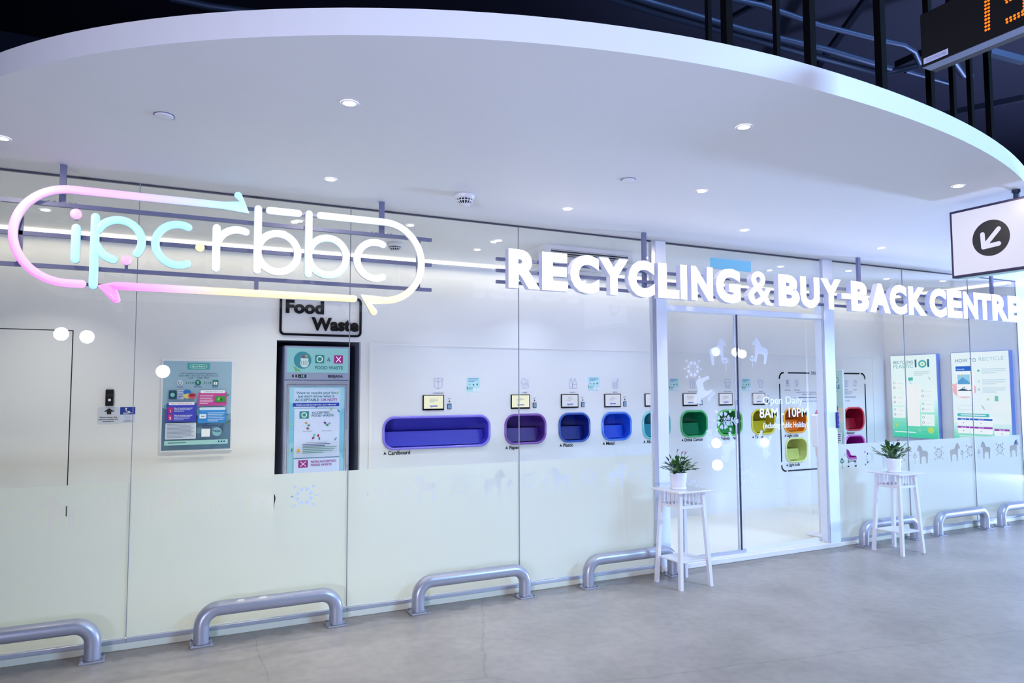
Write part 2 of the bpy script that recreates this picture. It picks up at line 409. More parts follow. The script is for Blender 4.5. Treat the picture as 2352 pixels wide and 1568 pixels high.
# back wall with openings for the chutes and the recess of the food waste cabinet
CH = [('cardboard', 2.13, 3.34, 1.025, 1.37), ('paper', 3.51, 4.04, 1.028, 1.372), ('plastic', 4.20, 4.63, 1.028, 1.372), ('metal', 4.79, 5.22, 1.028, 1.372),
      ('aluminium', 5.38, 5.81, 1.028, 1.372), ('drink', 5.97, 6.41, 1.028, 1.372), ('poly', 6.57, 7.0, 1.028, 1.372), ('textile', 7.16, 7.6, 1.028, 1.372),
      ('tube', 7.75, 8.2, 1.028, 1.378), ('bulb', 7.77, 8.2, .628, .972), ('up', 8.36, 8.8, 1.028, 1.372), ('glass', 8.36, 8.8, .628, .972),
      ('battery', 8.95, 9.38, 1.028, 1.372), ('ewaste', 8.95, 9.38, .622, .972)]
IN = .022
holes = [rrect(a+.018, c+.018, b-.018, d-.018, .105) for _, a, b, c, d in CH]
RX0, RX1, RZ = 1.085, 1.90, 2.122
vs, fs = fill2d([[(-3.2, ZI-.01), (RX0, ZI-.01), (RX0, RZ), (RX1, RZ), (RX1, ZI-.01), (XR+.1, ZI-.01), (XR+.1, ZC), (-3.2, ZC)]]+holes, .06)
mb = MB(); mb.add([(x, YB+.03-z, y) for x, y, z in vs], fs, PANEL); struct(mb.build('wall_back'))
# slightly proud white cladding band of the bin wall (its edge reads as a thin line)
vs, fs = fill2d([[(1.99, ZI), (9.86, ZI), (9.86, 2.118), (1.99, 2.118)], rrect(2.03, .30, 9.60, 2.10, .01)], .012)
mb = MB(); mb.add([(x, YB-.006-z, y) for x, y, z in vs], fs, WHITE); struct(mb.build('trim_1'))
mb = MB(); mb.box((XR, .046, ZI-.01), (XR+.1, YB+.1, ZC), PANEL); struct(mb.build('wall_right'))
mb = MB(); mb.box((XR+.002, .0, 0), (11.6, .045, ZC-.001), PANEL); struct(mb.build('wall_front'))
mb = MB(); mb.box((-3.3, .0, 0), (-3.2, YB+.5, ZC), PANEL); struct(mb.build('wall_left'))
# recess box behind the food waste cabinet
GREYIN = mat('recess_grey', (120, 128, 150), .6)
mb = MB()
D = YB+.72
mb.box((RX0-.03, YB+.061, ZI-.01), (RX0, D, RZ+.03), GREYIN); mb.box((RX1, YB+.061, ZI-.01), (RX1+.03, D, RZ+.03), GREYIN)
mb.box((RX0-.03, D, ZI-.01), (RX1+.03, D+.03, RZ+.03), GREYIN); mb.box((RX0, YB+.061, RZ), (RX1, D, RZ+.03), GREYIN)
mb.box((RX0, YB+.5, ZI-.01), (RX1, D, ZI), GREYIN)
struct(mb.build('wall_recess'))
# flush service door in the left of the back wall
mb = MB(); g = BLACK
mb.box((-1.75, YB-.002, ZI), (-.598, YB+.0, 2.150), PANEL)
mb.box((-.598, YB-.0022, ZI), (-.590, YB, 2.158), g); mb.box((-1.75, YB-.0022, 2.150), (-.598, YB, 2.158), g)
struct(mb.build('door_2'))
# black hall ceiling and rear hall walls
HC = mat('hall_ceiling_paint', (15, 13, 38), .8, bump=.3, bscale=1.2, var=.35)
mb = MB(); mb.add([(-14,-14,6.4),(-14,8,6.4),(26,8,6.4),(26,-14,6.4)], [(0,1,2,3)], HC); struct(mb.build('ceiling'))
mb = MB(); mb.add([(-14,6,0),(26,6,0),(26,6,6.4),(-14,6,6.4)], [(3,2,1,0)], HC); mb.add([(26,-14,0),(26,6,0),(26,6,6.4),(26,-14,6.4)], [(0,1,2,3)], HC); struct(mb.build('wall_hall'))

# kerb and bottom channel
mb = MB(); mb.bbox((-3.3,-.012,0), (4.145,.06,.045), mat('cream_kerb', (218,218,198), .5), .004); mb.bbox((6.49,-.012,0), (XR,.06,.045), mat('cream_kerb', (218,218,198), .5), .004)
struct(mb.build('baseboard_front'))
mb = MB(); mb.bbox((4.145,-.03,0), (6.49,.06,.05), mat('cream_threshold', (228,224,214), .3), .005); struct(mb.build('trim_2'))

# glass panes -------------------------------------------------------------
EDG = [-2.9, -1.5, -.089, 1.32, 2.731, 4.12]
EDR = [6.492, 7.659, 8.885, XR]
def film_holes(x0, x1):
    out = []
    items = []
    k0 = 1.92-1.2*6
    for k in range(14):
        b = k0+1.2*k
        items += [('h', b, False), ('c', b+.29), ('h', b+.59, True), ('t', b+.73), ('c', b+.89), ('t', b+1.06)]
    for it in items:
        if it[0] == 'h': p = [horse(it[1], .782, .215, it[2])]
        elif it[0] == 'c': p = cluster(it[1], .888, .86)
        else: p = tulip(it[1], .86, .95)
        for q in p:
            a, b = min(v[0] for v in q), max(v[0] for v in q)
            if a > x0+.012 and b < x1-.012: out.append(q)
    return out
wn = 0
for E_ in (EDG, EDR):
    for a, b in zip(E_, E_[1:]):
        wn += 1
        mb = MB(); a_, b_ = a+.0024, b-.0024; z0, z1 = .05, ZC-.002
        mb.add([(a_,0,z0),(b_,0,z0),(b_,0,z1),(a_,0,z1)], [(0,1,2,3)], GLASS)
        mb.add([(a_,.010,z0),(b_,.010,z0),(b_,.010,z1),(a_,.010,z1)], [(3,2,1,0)], CLEAR)
        o = struct(mb.build('window_%d' % wn))
        vs, fs = fill2d([[(a_, .075), (b_, .075), (b_, 1.051), (a_, 1.051)]]+film_holes(a_, b_))
        m2 = MB(); m2.add([(x, .0125, y) for x, y, z in vs], fs, FILM); m2.build('frosted_film', o)
        m3 = MB(); m3.bbox((a_,-.014,.047), (b_,.022,.072), CHROME, .002); m3.build('bottom_channel', o)
        m4 = MB(); m4.box((a_,-.004,ZC-.012), (b_,.016,ZC-.001), mat('dark_channel', (70,72,90), .5)); m4.build('top_channel', o)
        m5 = MB(); m5.box((b-.0022,-.0005,.075), (b+.0022,.0105,ZC-.012), SEAL); m5.build('joint_seal', o)

# door frame ------------------------------------------------------------
o = struct(MB().bbox((4.145,-.02,.05),(4.262,.10,ZC-.001), ALU, .004).build('trim_3'))
MB().box((4.1,-.012,.05),(4.144,.02,ZC-.001), CHROME).build('cover_strip', o)
o = struct(MB().bbox((6.33,-.02,.05),(6.49,.10,ZC-.001), ALU, .004).build('trim_4'))
MB().box((6.315,-.026,.05),(6.329,.0,ZC-.001), CHROME).build('cover_strip', o)
struct(MB().bbox((4.263,-.01,2.372),(6.329,.13,2.42), ALU, .004).build('trim_5'))
mb = MB(); mb.add([(4.263,0.02,2.421),(6.329,0.02,2.421),(6.329,0.02,ZC-.002),(4.263,0.02,ZC-.002)], [(0,1,2,3)], GLASS)
o = struct(mb.build('window_%d' % (wn+1)))
MB().box((4.263,.01,ZC-.014),(6.329,.03,ZC-.001), mat('dark_channel', (70,72,90), .5)).build('top_channel', o)
# sliding door leaves with white film decoration
DFILM = mat('white_door_film', (214, 218, 228), .6)
_nt = DFILM.node_tree; _b = _nt.nodes['Principled BSDF']; _t = _nt.nodes.new('ShaderNodeBsdfTransparent'); _m = _nt.nodes.new('ShaderNodeMixShader'); _m.inputs[0].default_value = .35
_nt.links.new(_b.outputs[0], _m.inputs[1]); _nt.links.new(_t.outputs[0], _m.inputs[2]); _nt.links.new(_m.outputs[0], _nt.nodes['Material Output'].inputs[0])
def decal(name, polys, y, parent, m=DFILM, holes=()):
    mb = MB()
    for q in polys:
        vs, fs = fill2d([q]); mb.add([(a, y, b) for a, b, c in vs], fs, m)
    return mb.build(name, parent)
def stalk(cx, cz, s, rot):   # leafy sprig with a tulip head
    q = [[(-.004,-.12),(.004,-.12),(.004,.02),(-.004,.02)]]
    for k in range(4):
        for sg in (-1, 1): q.append(xf(LEAF, sg*.026, -.10+k*.03, .045, -sg*.9))
    q.append(circ(0, .06, .022, .028, 14)); q.append(arc(0, .055, .042, PI*1.05, PI*1.95, 10)+arc(0, .06, .034, PI*1.95, PI*1.05, 10)); q.append(circ(0, .105, .005, n=8))
    return [xf(p, cx, cz, s, rot) for p in q]
mb = MB(); YD = .055
mb.add([(4.263,YD,.085),(5.235,YD,.085),(5.235,YD,2.372),(4.263,YD,2.372)], [(0,1,2,3)], GLASS)
door = struct(mb.build('door_1'))
MB().box((4.263,YD-.012,.052),(5.235,YD+.012,.085), CHROME).build('bottom_rail', door)
MB().box((5.178,YD-.009,.085),(5.186,YD+.008,2.372), mat('dark_edge_seal', (22,40,80), .3)).build('edge_seal', door)
polys = cluster(4.985, 1.335, 1.15)+cluster(4.62, 1.83, 1.0)+stalk(5.10, 1.325, 1.0, -PI/2)+stalk(4.80, 1.15, .9, PI)+stalk(4.83, 1.57, .6, 2.5)+[
    horse(4.72, 1.50, .26, False, PI/2+.35), horse(4.93, 1.88, .25, True, .15), horse(5.03, .95, .25, True, PI+.4)]+tulip(5.03, 1.90, 1.0)+cluster(4.60, .72, .9)
decal('window_film', polys, YD-.002, door)
mb = MB(); YD2 = .095
mb.add([(5.18,YD2,.085),(6.33,YD2,.085),(6.33,YD2,2.372),(5.18,YD2,2.372)], [(0,1,2,3)], GLASS)
door3 = struct(mb.build('door_3'))
MB().box((5.18,YD2-.01,.052),(6.33,YD2+.01,.085), WPLAST).build('bottom_rail', door3)
MB().box((5.18,YD2-.008,.085),(5.19,YD2+.006,2.372), CHROME).build('edge_seal', door3)
polys = [horse(5.55, .95, .25, False, PI-.4), horse(5.53, 1.90, .25, False, -.15)]+tulip(5.42, 1.93, 1.0)+cluster(5.30, .78, .95)
decal('window_film', polys, YD2-.002, door3)
fl = Flat((5.3, YD2-.003, 1.62), (1,0,0), (0,0,1), (0,-1,0), .9, .45)
DT = mat('white_door_lettering', (240, 242, 250), .5, emit=(200, 210, 240), es=.0)
fl.text('Open Daily', .28, .30, .17, DT, w=.62, bold=.0); fl.text('8AM - 10PM', .22, .60, .20, DT, w=.76, bold=.02); fl.text('(including Public Holiday)', .27, .84, .12, DT, w=.70, bold=.02)
fl.build('opening_hours_lettering', door3)

# ================================================================ NEON SIGN
YS = -.30
def neon(paths, r, emit, mb=None):
    "flat-backed light tube following planar paths (x, z); only the front half is the diffuser"
    mb = mb or MB(); n = 10
    for path in paths:
        cyc = path[0] == path[-1]; P = [Vector((p[0], 0, p[1])) for p in path]
        rings = []
        def nrm(d): return Vector((-d.z, 0, d.x))
        L_ = len(P)
        seq = []
        if not cyc:
            d0 = (P[0]-P[1]).normalized()
            for k in (0.02, .35, .65, .87): seq.append((P[0]+d0*r*math.cos(math.asin(k)), -d0, k))
        for i in range(L_):
            if cyc: d = (P[(i+1) % (L_-1)]-P[(i-1) % (L_-1)]).normalized(); k = 1
            else:
                d = (P[min(i+1, L_-1)]-P[max(i-1, 0)]).normalized(); k = 1
                if 0 < i < L_-1:
                    a = (P[i]-P[i-1]).normalized(); b = (P[i+1]-P[i]).normalized(); k = 1/max(.35, math.cos(a.angle(b)/2))
            seq.append((P[i], d, k))
        if not cyc:
            d1 = (P[-1]-P[-2]).normalized()
            for k in (.87, .65, .35, .02): seq.append((P[-1]+d1*r*math.cos(math.asin(k)), d1, k))
        m_ = n+3; vs = []
        for p, d, k in seq:
            nn = nrm(d); kk = min(k, 1)
            for j in range(n+1):
                a = PI*j/n; vs.append(p+nn*(r*k*math.cos(a))+Vector((0, YS-r*kk*math.sin(a)*.8, 0)))
            vs.append(p-nn*(r*k)+Vector((0, YS+.022, 0))); vs.append(p+nn*(r*k)+Vector((0, YS+.022, 0)))
        ff = []; fb = []
        for i in range(len(seq)-1):
            for j in range(m_):
                q = (i*m_+j, (i+1)*m_+j, (i+1)*m_+(j+1) % m_, i*m_+(j+1) % m_); (ff if j < n else fb).append(q)
        k0 = len(mb.v); ia = mb.mi(emit); ib = mb.mi(WPLAST); mb.v += vs
        for q in ff: mb.f.append([k0+a for a in q]); mb.m.append(ia); mb.sm.append(True)
        for q in fb: mb.f.append([k0+a for a in q]); mb.m.append(ib); mb.sm.append(False)
    return mb
NE = 1.15
o = thing('neon_sign', (.5, -.26, ZC), 'large neon tube sign reading ipcrbbc in a pill-shaped arrow outline, hung before the glass front', 'sign')
MXL = dict(axis=0, x0=-1.3, x1=1.4)   # object space is centred at x = .5
def fx(x): return (x-.5+1.3)/2.7
m_top = emit_mat('neon_pink_to_cyan', [(fx(-.75), (230,90,220)), (fx(-.45), (222,120,222)), (fx(-.1), (190,150,225)), (fx(.2), (165,175,225)), (fx(.5), (120,200,225))], NE, **MXL)
m_bot = emit_mat('neon_magenta_to_yellow', [(fx(-.25), (225,60,210)), (fx(.0), (222,110,200)), (fx(.2), (222,165,170)), (fx(.42), (222,190,110)), (fx(1.27), (220,205,90))], NE, **MXL)
m_right = emit_mat('neon_white_to_yellow', [(0, (222,208,100)), (.45, (220,215,150)), (1, (195,222,218))], NE, axis=2, x0=2.2-ZC, x1=2.86-ZC)
m_cy = emit_mat('neon_cyan', [(0, (110,200,228)), (1, (115,205,225))], NE, **MXL)
m_wh = emit_mat('neon_white', [(0, (198,222,228)), (1, (205,224,228))], NE, **MXL)
m_mint = emit_mat('neon_mint', [(0, (150,212,208)), (1, (165,220,218))], NE, **MXL)
m_pk = emit_mat('neon_pink', [(0, (228,120,205)), (1, (228,120,205))], NE, **MXL)
m_ye = emit_mat('neon_yellow', [(0, (224,200,90)), (1, (224,200,90))], NE, **MXL)
TR = .0245
T_, B_, RR = 2.849, 2.281, .284
lx, rx = -.449, 1.487; cz = 2.565
left = [(-.379, B_)]+arc(lx, cz, RR, -PI/2, -1.5*PI, 40)+[(x, T_) for x in [-.4+i*.1 for i in range(1, 9)]]+[(.535, T_), (.493, 2.925)]
neon([left], TR, m_top).build('left_arrow_outline', o)
neon([[(.695, T_-.002), (.881, T_-.002)]], TR, m_wh).build('dash_tube', o)
right = [(1.031, T_)]+arc(rx, cz, RR, PI/2, -PI/2, 40)+[(1.358, B_), (1.415, 2.195)]
neon([right], TR, m_right).build('right_arrow_outline', o)
bot = [(1.271, B_)]+[(1.2-i*.1, B_) for i in range(0, 15)]+[(-.248, B_), (-.195, 2.198)]
neon([bot], TR, m_bot).build('bottom_arrow_outline', o)
lr = .13
neon([[(-.418, 2.618), (-.418, 2.429)]], TR, m_cy).build('letter_i', o)
neon([[(-.319, 2.695), (-.319, 2.278)], arc(-.19, cz, .125, PI*.86, -PI*.20, 30), arc(-.19, cz, .125, PI*1.12, PI*1.43, 10)], TR, m_cy).build('letter_p', o)
neon([arc(.141, cz, lr, PI*.36, PI*1.64, 32)], TR, m_cy).build('letter_c', o)
neon([[(.366, 2.696), (.366, 2.433)], arc(.497, cz, lr, PI*.93, PI*.38, 14)], TR, m_wh).build('letter_r', o)
neon([[(.621, 2.849), (.621, 2.437)], arc(.752, cz, lr, 0, 2*PI, 40)[:-1]+[(.752+lr, cz)]], TR, m_wh).build('letter_b', o)
neon([[(.954, 2.851), (.954, 2.434)], arc(1.085, cz, lr, 0, 2*PI, 40)[:-1]+[(1.085+lr, cz)]], TR, m_mint).build('letter_b', o)
neon([arc(1.422, cz, lr, PI*.36, PI*1.64, 32)], TR, m_wh).build('letter_c', o)
def dot(x, z, r, m, nm):
    mb = MB(); mb.lathe((x, YS, z), [(.001, -.022), (r*.6, -.019), (r*.9, -.011), (r, 0)], m, 24, 'y'); mb.lathe((x, YS, z), [(r, 0), (r, .022), (.001, .022)], WPLAST, 24, 'y'); mb.build(nm, o)
dot(-.421, 2.703, .032, m_pk, 'dot'); dot(-.146, 2.444, .030, m_pk, 'dot'); dot(.269, 2.559, .028, m_ye, 'dot')
def bars(o, lst, y0, y1):
    mb = MB()
    for x0, z0, x1, z1 in lst: mb.box((x0, y0, z0), (x1, y1, z1), GREYBAR)
    return mb.build('support_frame', o)
h = .0125
bars(o, [(-.805, 2.757-h, 1.86, 2.757+h), (-.805, 2.568-h, 1.86, 2.568+h), (-.805, 2.381-h, 1.86, 2.381+h),
         (-.70-h, 2.39, -.70+h, 2.745), (.622-h, 2.285, .622+h, 2.369), (1.757-h, 2.39, 1.757+h, 2.745), (.54, 2.842, 1.05, 2.862), (-.39, 2.275, -.24, 2.292),
         (-.155, 2.393, -.137, 2.43), (-.43, 2.672, -.412, 2.745)], -.277, -.252)
for x in (-.50, 1.485):
    mb = MB(); mb.box((x-.0175, -.252, 2.75), (x+.0175, -.222, ZC-.001), GREYBAR); mb.box((x-.09, -.25, 2.769), (x+.09, -.222, 2.776), GREYBAR)
    for dx in (-.07, -.04, .04, .07): mb.tube([(x+dx, -.238, 2.776), (x+dx, -.238, 2.784)], .006, BOLTM, 6)
    mb.build('hanger', o)

# ================================================================ CHANNEL LETTER SIGN
o = thing('letter_sign', (5.9, -.26, ZC), 'lit white three-dimensional letters reading RECYCLING & BUY-BACK CENTRE on grey bars over the doors', 'sign')
LE = mat('lit_letter_face', (245, 245, 250), .3, emit=(245, 247, 255), es=1.25)
LS = mat('letter_return', (205, 210, 230), .4)
ST = 'RECYCLING&BUY-BACKCENTRE'
ed = [2.468,2.747,2.766,3.001,3.026,3.304,3.304,3.599,3.599,3.875,3.913,4.143,4.157,4.231,4.28,4.528,4.564,4.859,4.957,5.263,5.343,5.623,5.635,5.901,5.92,6.209,6.216,6.351,6.358,6.623,6.643,6.96,6.953,7.23,7.259,7.562,7.615,7.907,7.923,8.193,8.217,8.488,8.488,8.75,8.767,9.081,9.081,9.342]
NAMES = {'&': 'ampersand', '-': 'hyphen'}
for i, ch in enumerate(ST):
    x0, x1 = ed[2*i], ed[2*i+1]; vs, fs = text2d(ch, .015 if ch == '&' else .055, .1)
    a0 = min(v[0] for v in vs); a1 = max(v[0] for v in vs); b0 = min(v[1] for v in vs); b1 = max(v[1] for v in vs)
    z0, z1 = (2.428, 2.734) if ch != '-' else (2.545, 2.60)
    if ch in 'CG&': z0 -= .006; z1 += .006
    zs = [v[2] for v in vs]; zm = max(zs)
    mb = MB(); P = [(x0+(v[0]-a0)/(a1-a0)*(x1-x0), YS-.012-(v[2]/zm)*.030, z0+(v[1]-b0)/(b1-b0)*(z1-z0)) for v in vs]
    front = [f for f in fs if all(vs[k][2] > zm*.99 for k in f)]; rest = [f for f in fs if not all(vs[k][2] > zm*.99 for k in f)]
    k0 = len(mb.v); mb.add(P, front, LE); 
    ib = mb.mi(LS)
    for f in rest: mb.f.append([k0+a for a in f]); mb.m.append(ib); mb.sm.append(False)
    mb.build('letter_%s' % (NAMES.get(ch) or ch.lower()), o)
bars(o, [(2.398, z-h, 9.33, z+h) for z in (2.66, 2.57, 2.48)], -.277, -.252)
for x in (3.845, 6.615, 8.955):
    MB().box((x-.0175, -.251, 2.48), (x+.0175, -.221, ZC-.001), GREYBAR).build('hanger', o)

# ================================================================ CEILING FITTINGS
LAMPF = mat('downlight_lens', (255, 250, 240), .3, emit=(255, 250, 235), es=14)
LAMPR = mat('downlight_trim', (232, 232, 235), .35)
def downlight(x, y, label, e, col=WARM, group='recessed downlights', r=.031, spread=None):
    o = thing('downlight', (x, y, ZC-.0005), label, 'light', group)
    mb = MB(); mb.lathe((x, y, ZC), [(r, -.004), (r*1.28, -.005), (r*1.34, -.001)], LAMPR, 28); mb.build('trim_ring', o)
    mb = MB(); mb.lathe((x, y, ZC), [(.001, -.003), (r, -.003)], LAMPF, 28); mb.build('lens', o)
    lamp('AREA', 'downlight_beam', (0, 0, -.012), e, col, r*1.6, None, parent=o, spread=spread)
GL = 'recessed downlights'
EXT = [(-.75,-.64,'downlight in the soffit at the left picture edge'), (.82,-1.95,'bright downlight near the middle of the curved soffit edge, with a starry glare'), (2.75,-2.55,'downlight near the rounded soffit rim, above the word LING'),
       (1.02,-.65,'downlight in the soffit just above the arrow tip of the neon sign'), (2.81,-.66,'downlight in the soffit above the word RECYCLING, near the glass'), (3.39,-1.5,'downlight in the soffit right of the blank round speaker disc'),
       (4.57,-.70,'downlight in the soffit above the ampersand, near the glass'), (4.88,-2.36,'downlight in the soffit just left of the arrow sign'), (6.36,-.69,'downlight in the soffit above the word BUY-BACK')]
for x, y, l in EXT: downlight(x, y, l, 5.0, (1, .84, .62), GL)
INT = [(-.74,1.1,'indoor downlight seen inside the pink left curve of the neon sign'), (.99,1.1,'indoor downlight seen behind the first letter b of the neon sign'), (1.05,.63,'indoor downlight seen between the two tall b stems, nearer the glass'),
       (1.91,.38,'indoor downlight just right of the round end of the neon sign'), (2.84,.62,'indoor downlight above the letter R of RECYCLING'), (2.84,1.1,'indoor downlight left of the letter R of RECYCLING, deeper in the shop'),
       (3.75,1.25,'indoor downlight glaring beside the ceiling air conditioner'), (6.31,.52,'indoor downlight above the letters BUY'), (7.26,.39,'indoor downlight just right of the right door post'),
       (8.22,.6,'indoor downlight above the letter A of BACK'), (9.05,.41,'indoor downlight just left of and below the arrow sign'), (4.9,1.1,'indoor downlight above the sliding doors, deep in the shop')]
for x, y, l in INT: downlight(x, y, l, 7.6 if x < 1.5 else 5.0, (1.0, .97, .78) if x < 1.5 else (.70, .80, 1.0), GL, spread=1.7)
for x, y, l in ((.03,-1.39,'blank round white speaker disc in the soffit above the neon sign'), (2.77,-1.5,'blank round white speaker disc in the soffit above the word CYCLING')):
    o = thing('ceiling_speaker', (x, y, ZC), l, 'speaker', 'round ceiling speakers')
    mb = MB(); mb.lathe((x, y, ZC), [(.001,-.010), (.034,-.010), (.042,-.008), (.044,-.003), (.041,-.001)], WPLAST, 32); mb.build('grille_disc', o)
    mb = MB(); mb.lathe((x, y, ZC), [(.041,-.0015), (.048,-.0015), (.048,-.0005)], mat('shadow_gap', (90,85,130), .6), 32); mb.build('rim', o)
def smoke(x, y, l, s=1.0):
    o = thing('smoke_detector', (x, y, ZC), l, 'smoke detector', 'smoke detectors')
    MB().lathe((x, y, ZC), [(.055*s,-.001), (.057*s,-.006), (.057*s,-.020*s), (.050*s,-.026*s), (.046*s,-.028*s)], WPLAST, 28).build('base', o)
    MB().lathe((x, y, ZC), [(.034*s,-.028*s), (.034*s,-.05*s), (.001,-.05*s)], BLACK, 20).build('sensing_chamber', o)
    mb = MB()
    for k in range(16):
        a = 2*PI*k/16; c, s_ = math.cos(a), math.sin(a)
        mb.tube([(x+.046*s*c, y+.046*s*s_, ZC-.026*s), (x+.044*s*c, y+.044*s*s_, ZC-.042*s), (x+.03*s*c, y+.03*s*s_, ZC-.056*s)], .0028*s, WPLAST, 5)
    mb.lathe((x, y, ZC), [(.0475*s,-.038*s), (.0475*s,-.042*s), (.043*s,-.042*s)], WPLAST, 24); mb.lathe((x, y, ZC), [(.032*s,-.054*s), (.030*s,-.060*s), (.001,-.061*s)], WPLAST, 24)
    mb.build('cage', o)
smoke(1.95, -.69, 'white smoke detector on the soffit between the two front signs', 1.25)
smoke(2.02, 1.15, 'white smoke detector on the shop ceiling behind the neon letter c', 1.25)

# light lines in the cove
LED = mat('cove_led_diffuser', (255,250,235), .4, emit=(255, 248, 230), es=1.6)
o = thing('light_line', (3.5, YB-.02, ZC-.03), 'long white light line along the top of the back wall', 'light')
MB().box((-3.19, YB-.030, ZC-.034), (XR-.03, YB-.001, ZC-.008), LED).build('diffuser', o)
MB().box((-3.19, YB-.036, ZC-.050), (XR-.04, YB-.001, ZC-.0345), WPLAST).build('profile', o)
o = thing('light_line', (XR-.02, .9, ZC-.03), 'short white light line along the top of the right end wall', 'light')
MB().box((XR-.028, .06, ZC-.034), (XR-.001, YB-.04, ZC-.008), LED).build('diffuser', o)
MB().box((XR-.034, .06, ZC-.050), (XR-.001, YB-.04, ZC-.0345), WPLAST).build('profile', o)

# ================================================================ BIN CHUTES
def chute(nm, x0, x1, z0, z1, rim, body, label, cap, cat='bin chute'):
    o = thing('bin_chute', ((x0+x1)/2, YB, z0), label, 'recycling bin', 'coloured recycling chutes in the back wall')
    RM = mat('rim_%d_%d_%d' % rim, rim, .25, coat=.4); BM = mat('tray_%d_%d_%d' % body, body, .32, coat=.3)
    # rim: rounded profile swept along the rounded rectangle
    c = rrect((x0+x1)/2-(x1-x0)/2+.013, z0+.013, x1-.013, z1-.013, .112, 8); mb = MB(); n = 8; vs = []; fs = []
    cx, cz_ = (x0+x1)/2, (z0+z1)/2; L_ = len(c)
    for i, (x, z) in enumerate(c):
        a = Vector((c[(i+1) % L_][0]-c[i-1][0], 0, c[(i+1) % L_][1]-c[i-1][1]))
        nn = Vector((a.z, 0, -a.x)).normalized()
        for k in range(n): t = 2*PI*k/n; vs.append(Vector((x, YB-.008, z))+nn*(.013*math.cos(t))+Vector((0, .013*math.sin(t), 0)))
    for i in range(L_):
        for k in range(n): fs.append((i*n+k, ((i+1) % L_)*n+k, ((i+1) % L_)*n+(k+1) % n, i*n+(k+1) % n))
    mb.add(vs, fs, RM, True); mb.build('rim', o)
    # tray: tunnel walls, far back, lower sloping flap
    q = rrect(x0+IN-.001, z0+IN-.001, x1-IN+.001, z1-IN+.001, .103, 8); mb = MB(); d = .30; n = len(q)
    mb.add([(x, YB-.006, z) for x, z in q]+[(x, YB+d, z) for x, z in q], [(i, (i+1) % n, n+(i+1) % n, n+i) for i in range(n)]+[list(range(n, 2*n))], BM)
    mb.build('tray', o)
    zm = z0+(z1-z0)*.52; mb = MB(); mb.add([(x0+.032, YB+.10, z0+.028), (x1-.035, YB+.10, z0+.028), (x1-.035, YB+.13, zm), (x0+.032, YB+.13, zm), (x1-.035, YB+.135, zm-.02), (x0+.032, YB+.135, zm-.02)], [(0,1,2,3), (3,2,4,5)], BM)
    mb.build('flap', o)
    if cap:
        fl = Flat((x0+.015, YB-.0012, z0), (1,0,0), (0,0,1), (0,-1,0), 1, 1)
        fl.poly([(.000,.046),(.016,.037),(.032,.046),(.016,.008)], VINYL)
        fl.text(cap, .048, .046, .037, VINYL, bold=.022); fl.build('caption', o)
    return o
CC = {'cardboard': ((128,116,226), (70,66,205), 'wide violet-blue cardboard chute, the longest opening in the back wall', 'Cardboard'),
 'paper': ((118,78,168), (72,40,140), 'purple paper chute with a pale purple rim', 'Paper'),
 'plastic': ((40,84,178), (10,34,140), 'dark navy-blue plastic chute', 'Plastic'),
 'metal': ((60,120,222), (28,84,220), 'bright blue metal chute', 'Metal'),
 'aluminium': ((110,200,205), (40,150,170), 'turquoise aluminium chute half behind the left door post', 'Aluminium'),
 'drink': ((60,175,105), (0,125,80), 'emerald green drink carton chute seen through the left door leaf', 'Drink Carton'),
 'poly': ((95,190,90), (50,145,70), 'leaf green polystyrene chute behind the white flower film of the door', 'Polystyrene'),
 'textile': ((215,205,70), (190,172,30), 'mustard yellow textile chute', 'Textile'),
 'tube': ((238,165,30), (214,110,10), 'orange light tube chute', 'Light tube'),
 'bulb': ((218,225,150), (196,205,110), 'pale lime light bulb chute under the orange one', 'Light bulb'),
 'up': ((205,90,110), (150,30,50), 'rose red chute mostly hidden by the right door post, upper row', None),
 'glass': ((235,200,190), (190,140,150), 'pale pink glass chute beside the right door post, lower row', 'Glass'),
 'battery': ((205,40,70), (150,5,40), 'crimson battery chute right of the door post', 'Battery'),
 'ewaste': ((215,110,200), (170,30,150), 'magenta e-waste chute half behind the frosted film', 'E-waste')}
for nm, a, b, c, d in CH:
    rim, body, lab, cap = CC[nm]; chute(nm, a, b, c, d, rim, body, lab, cap)

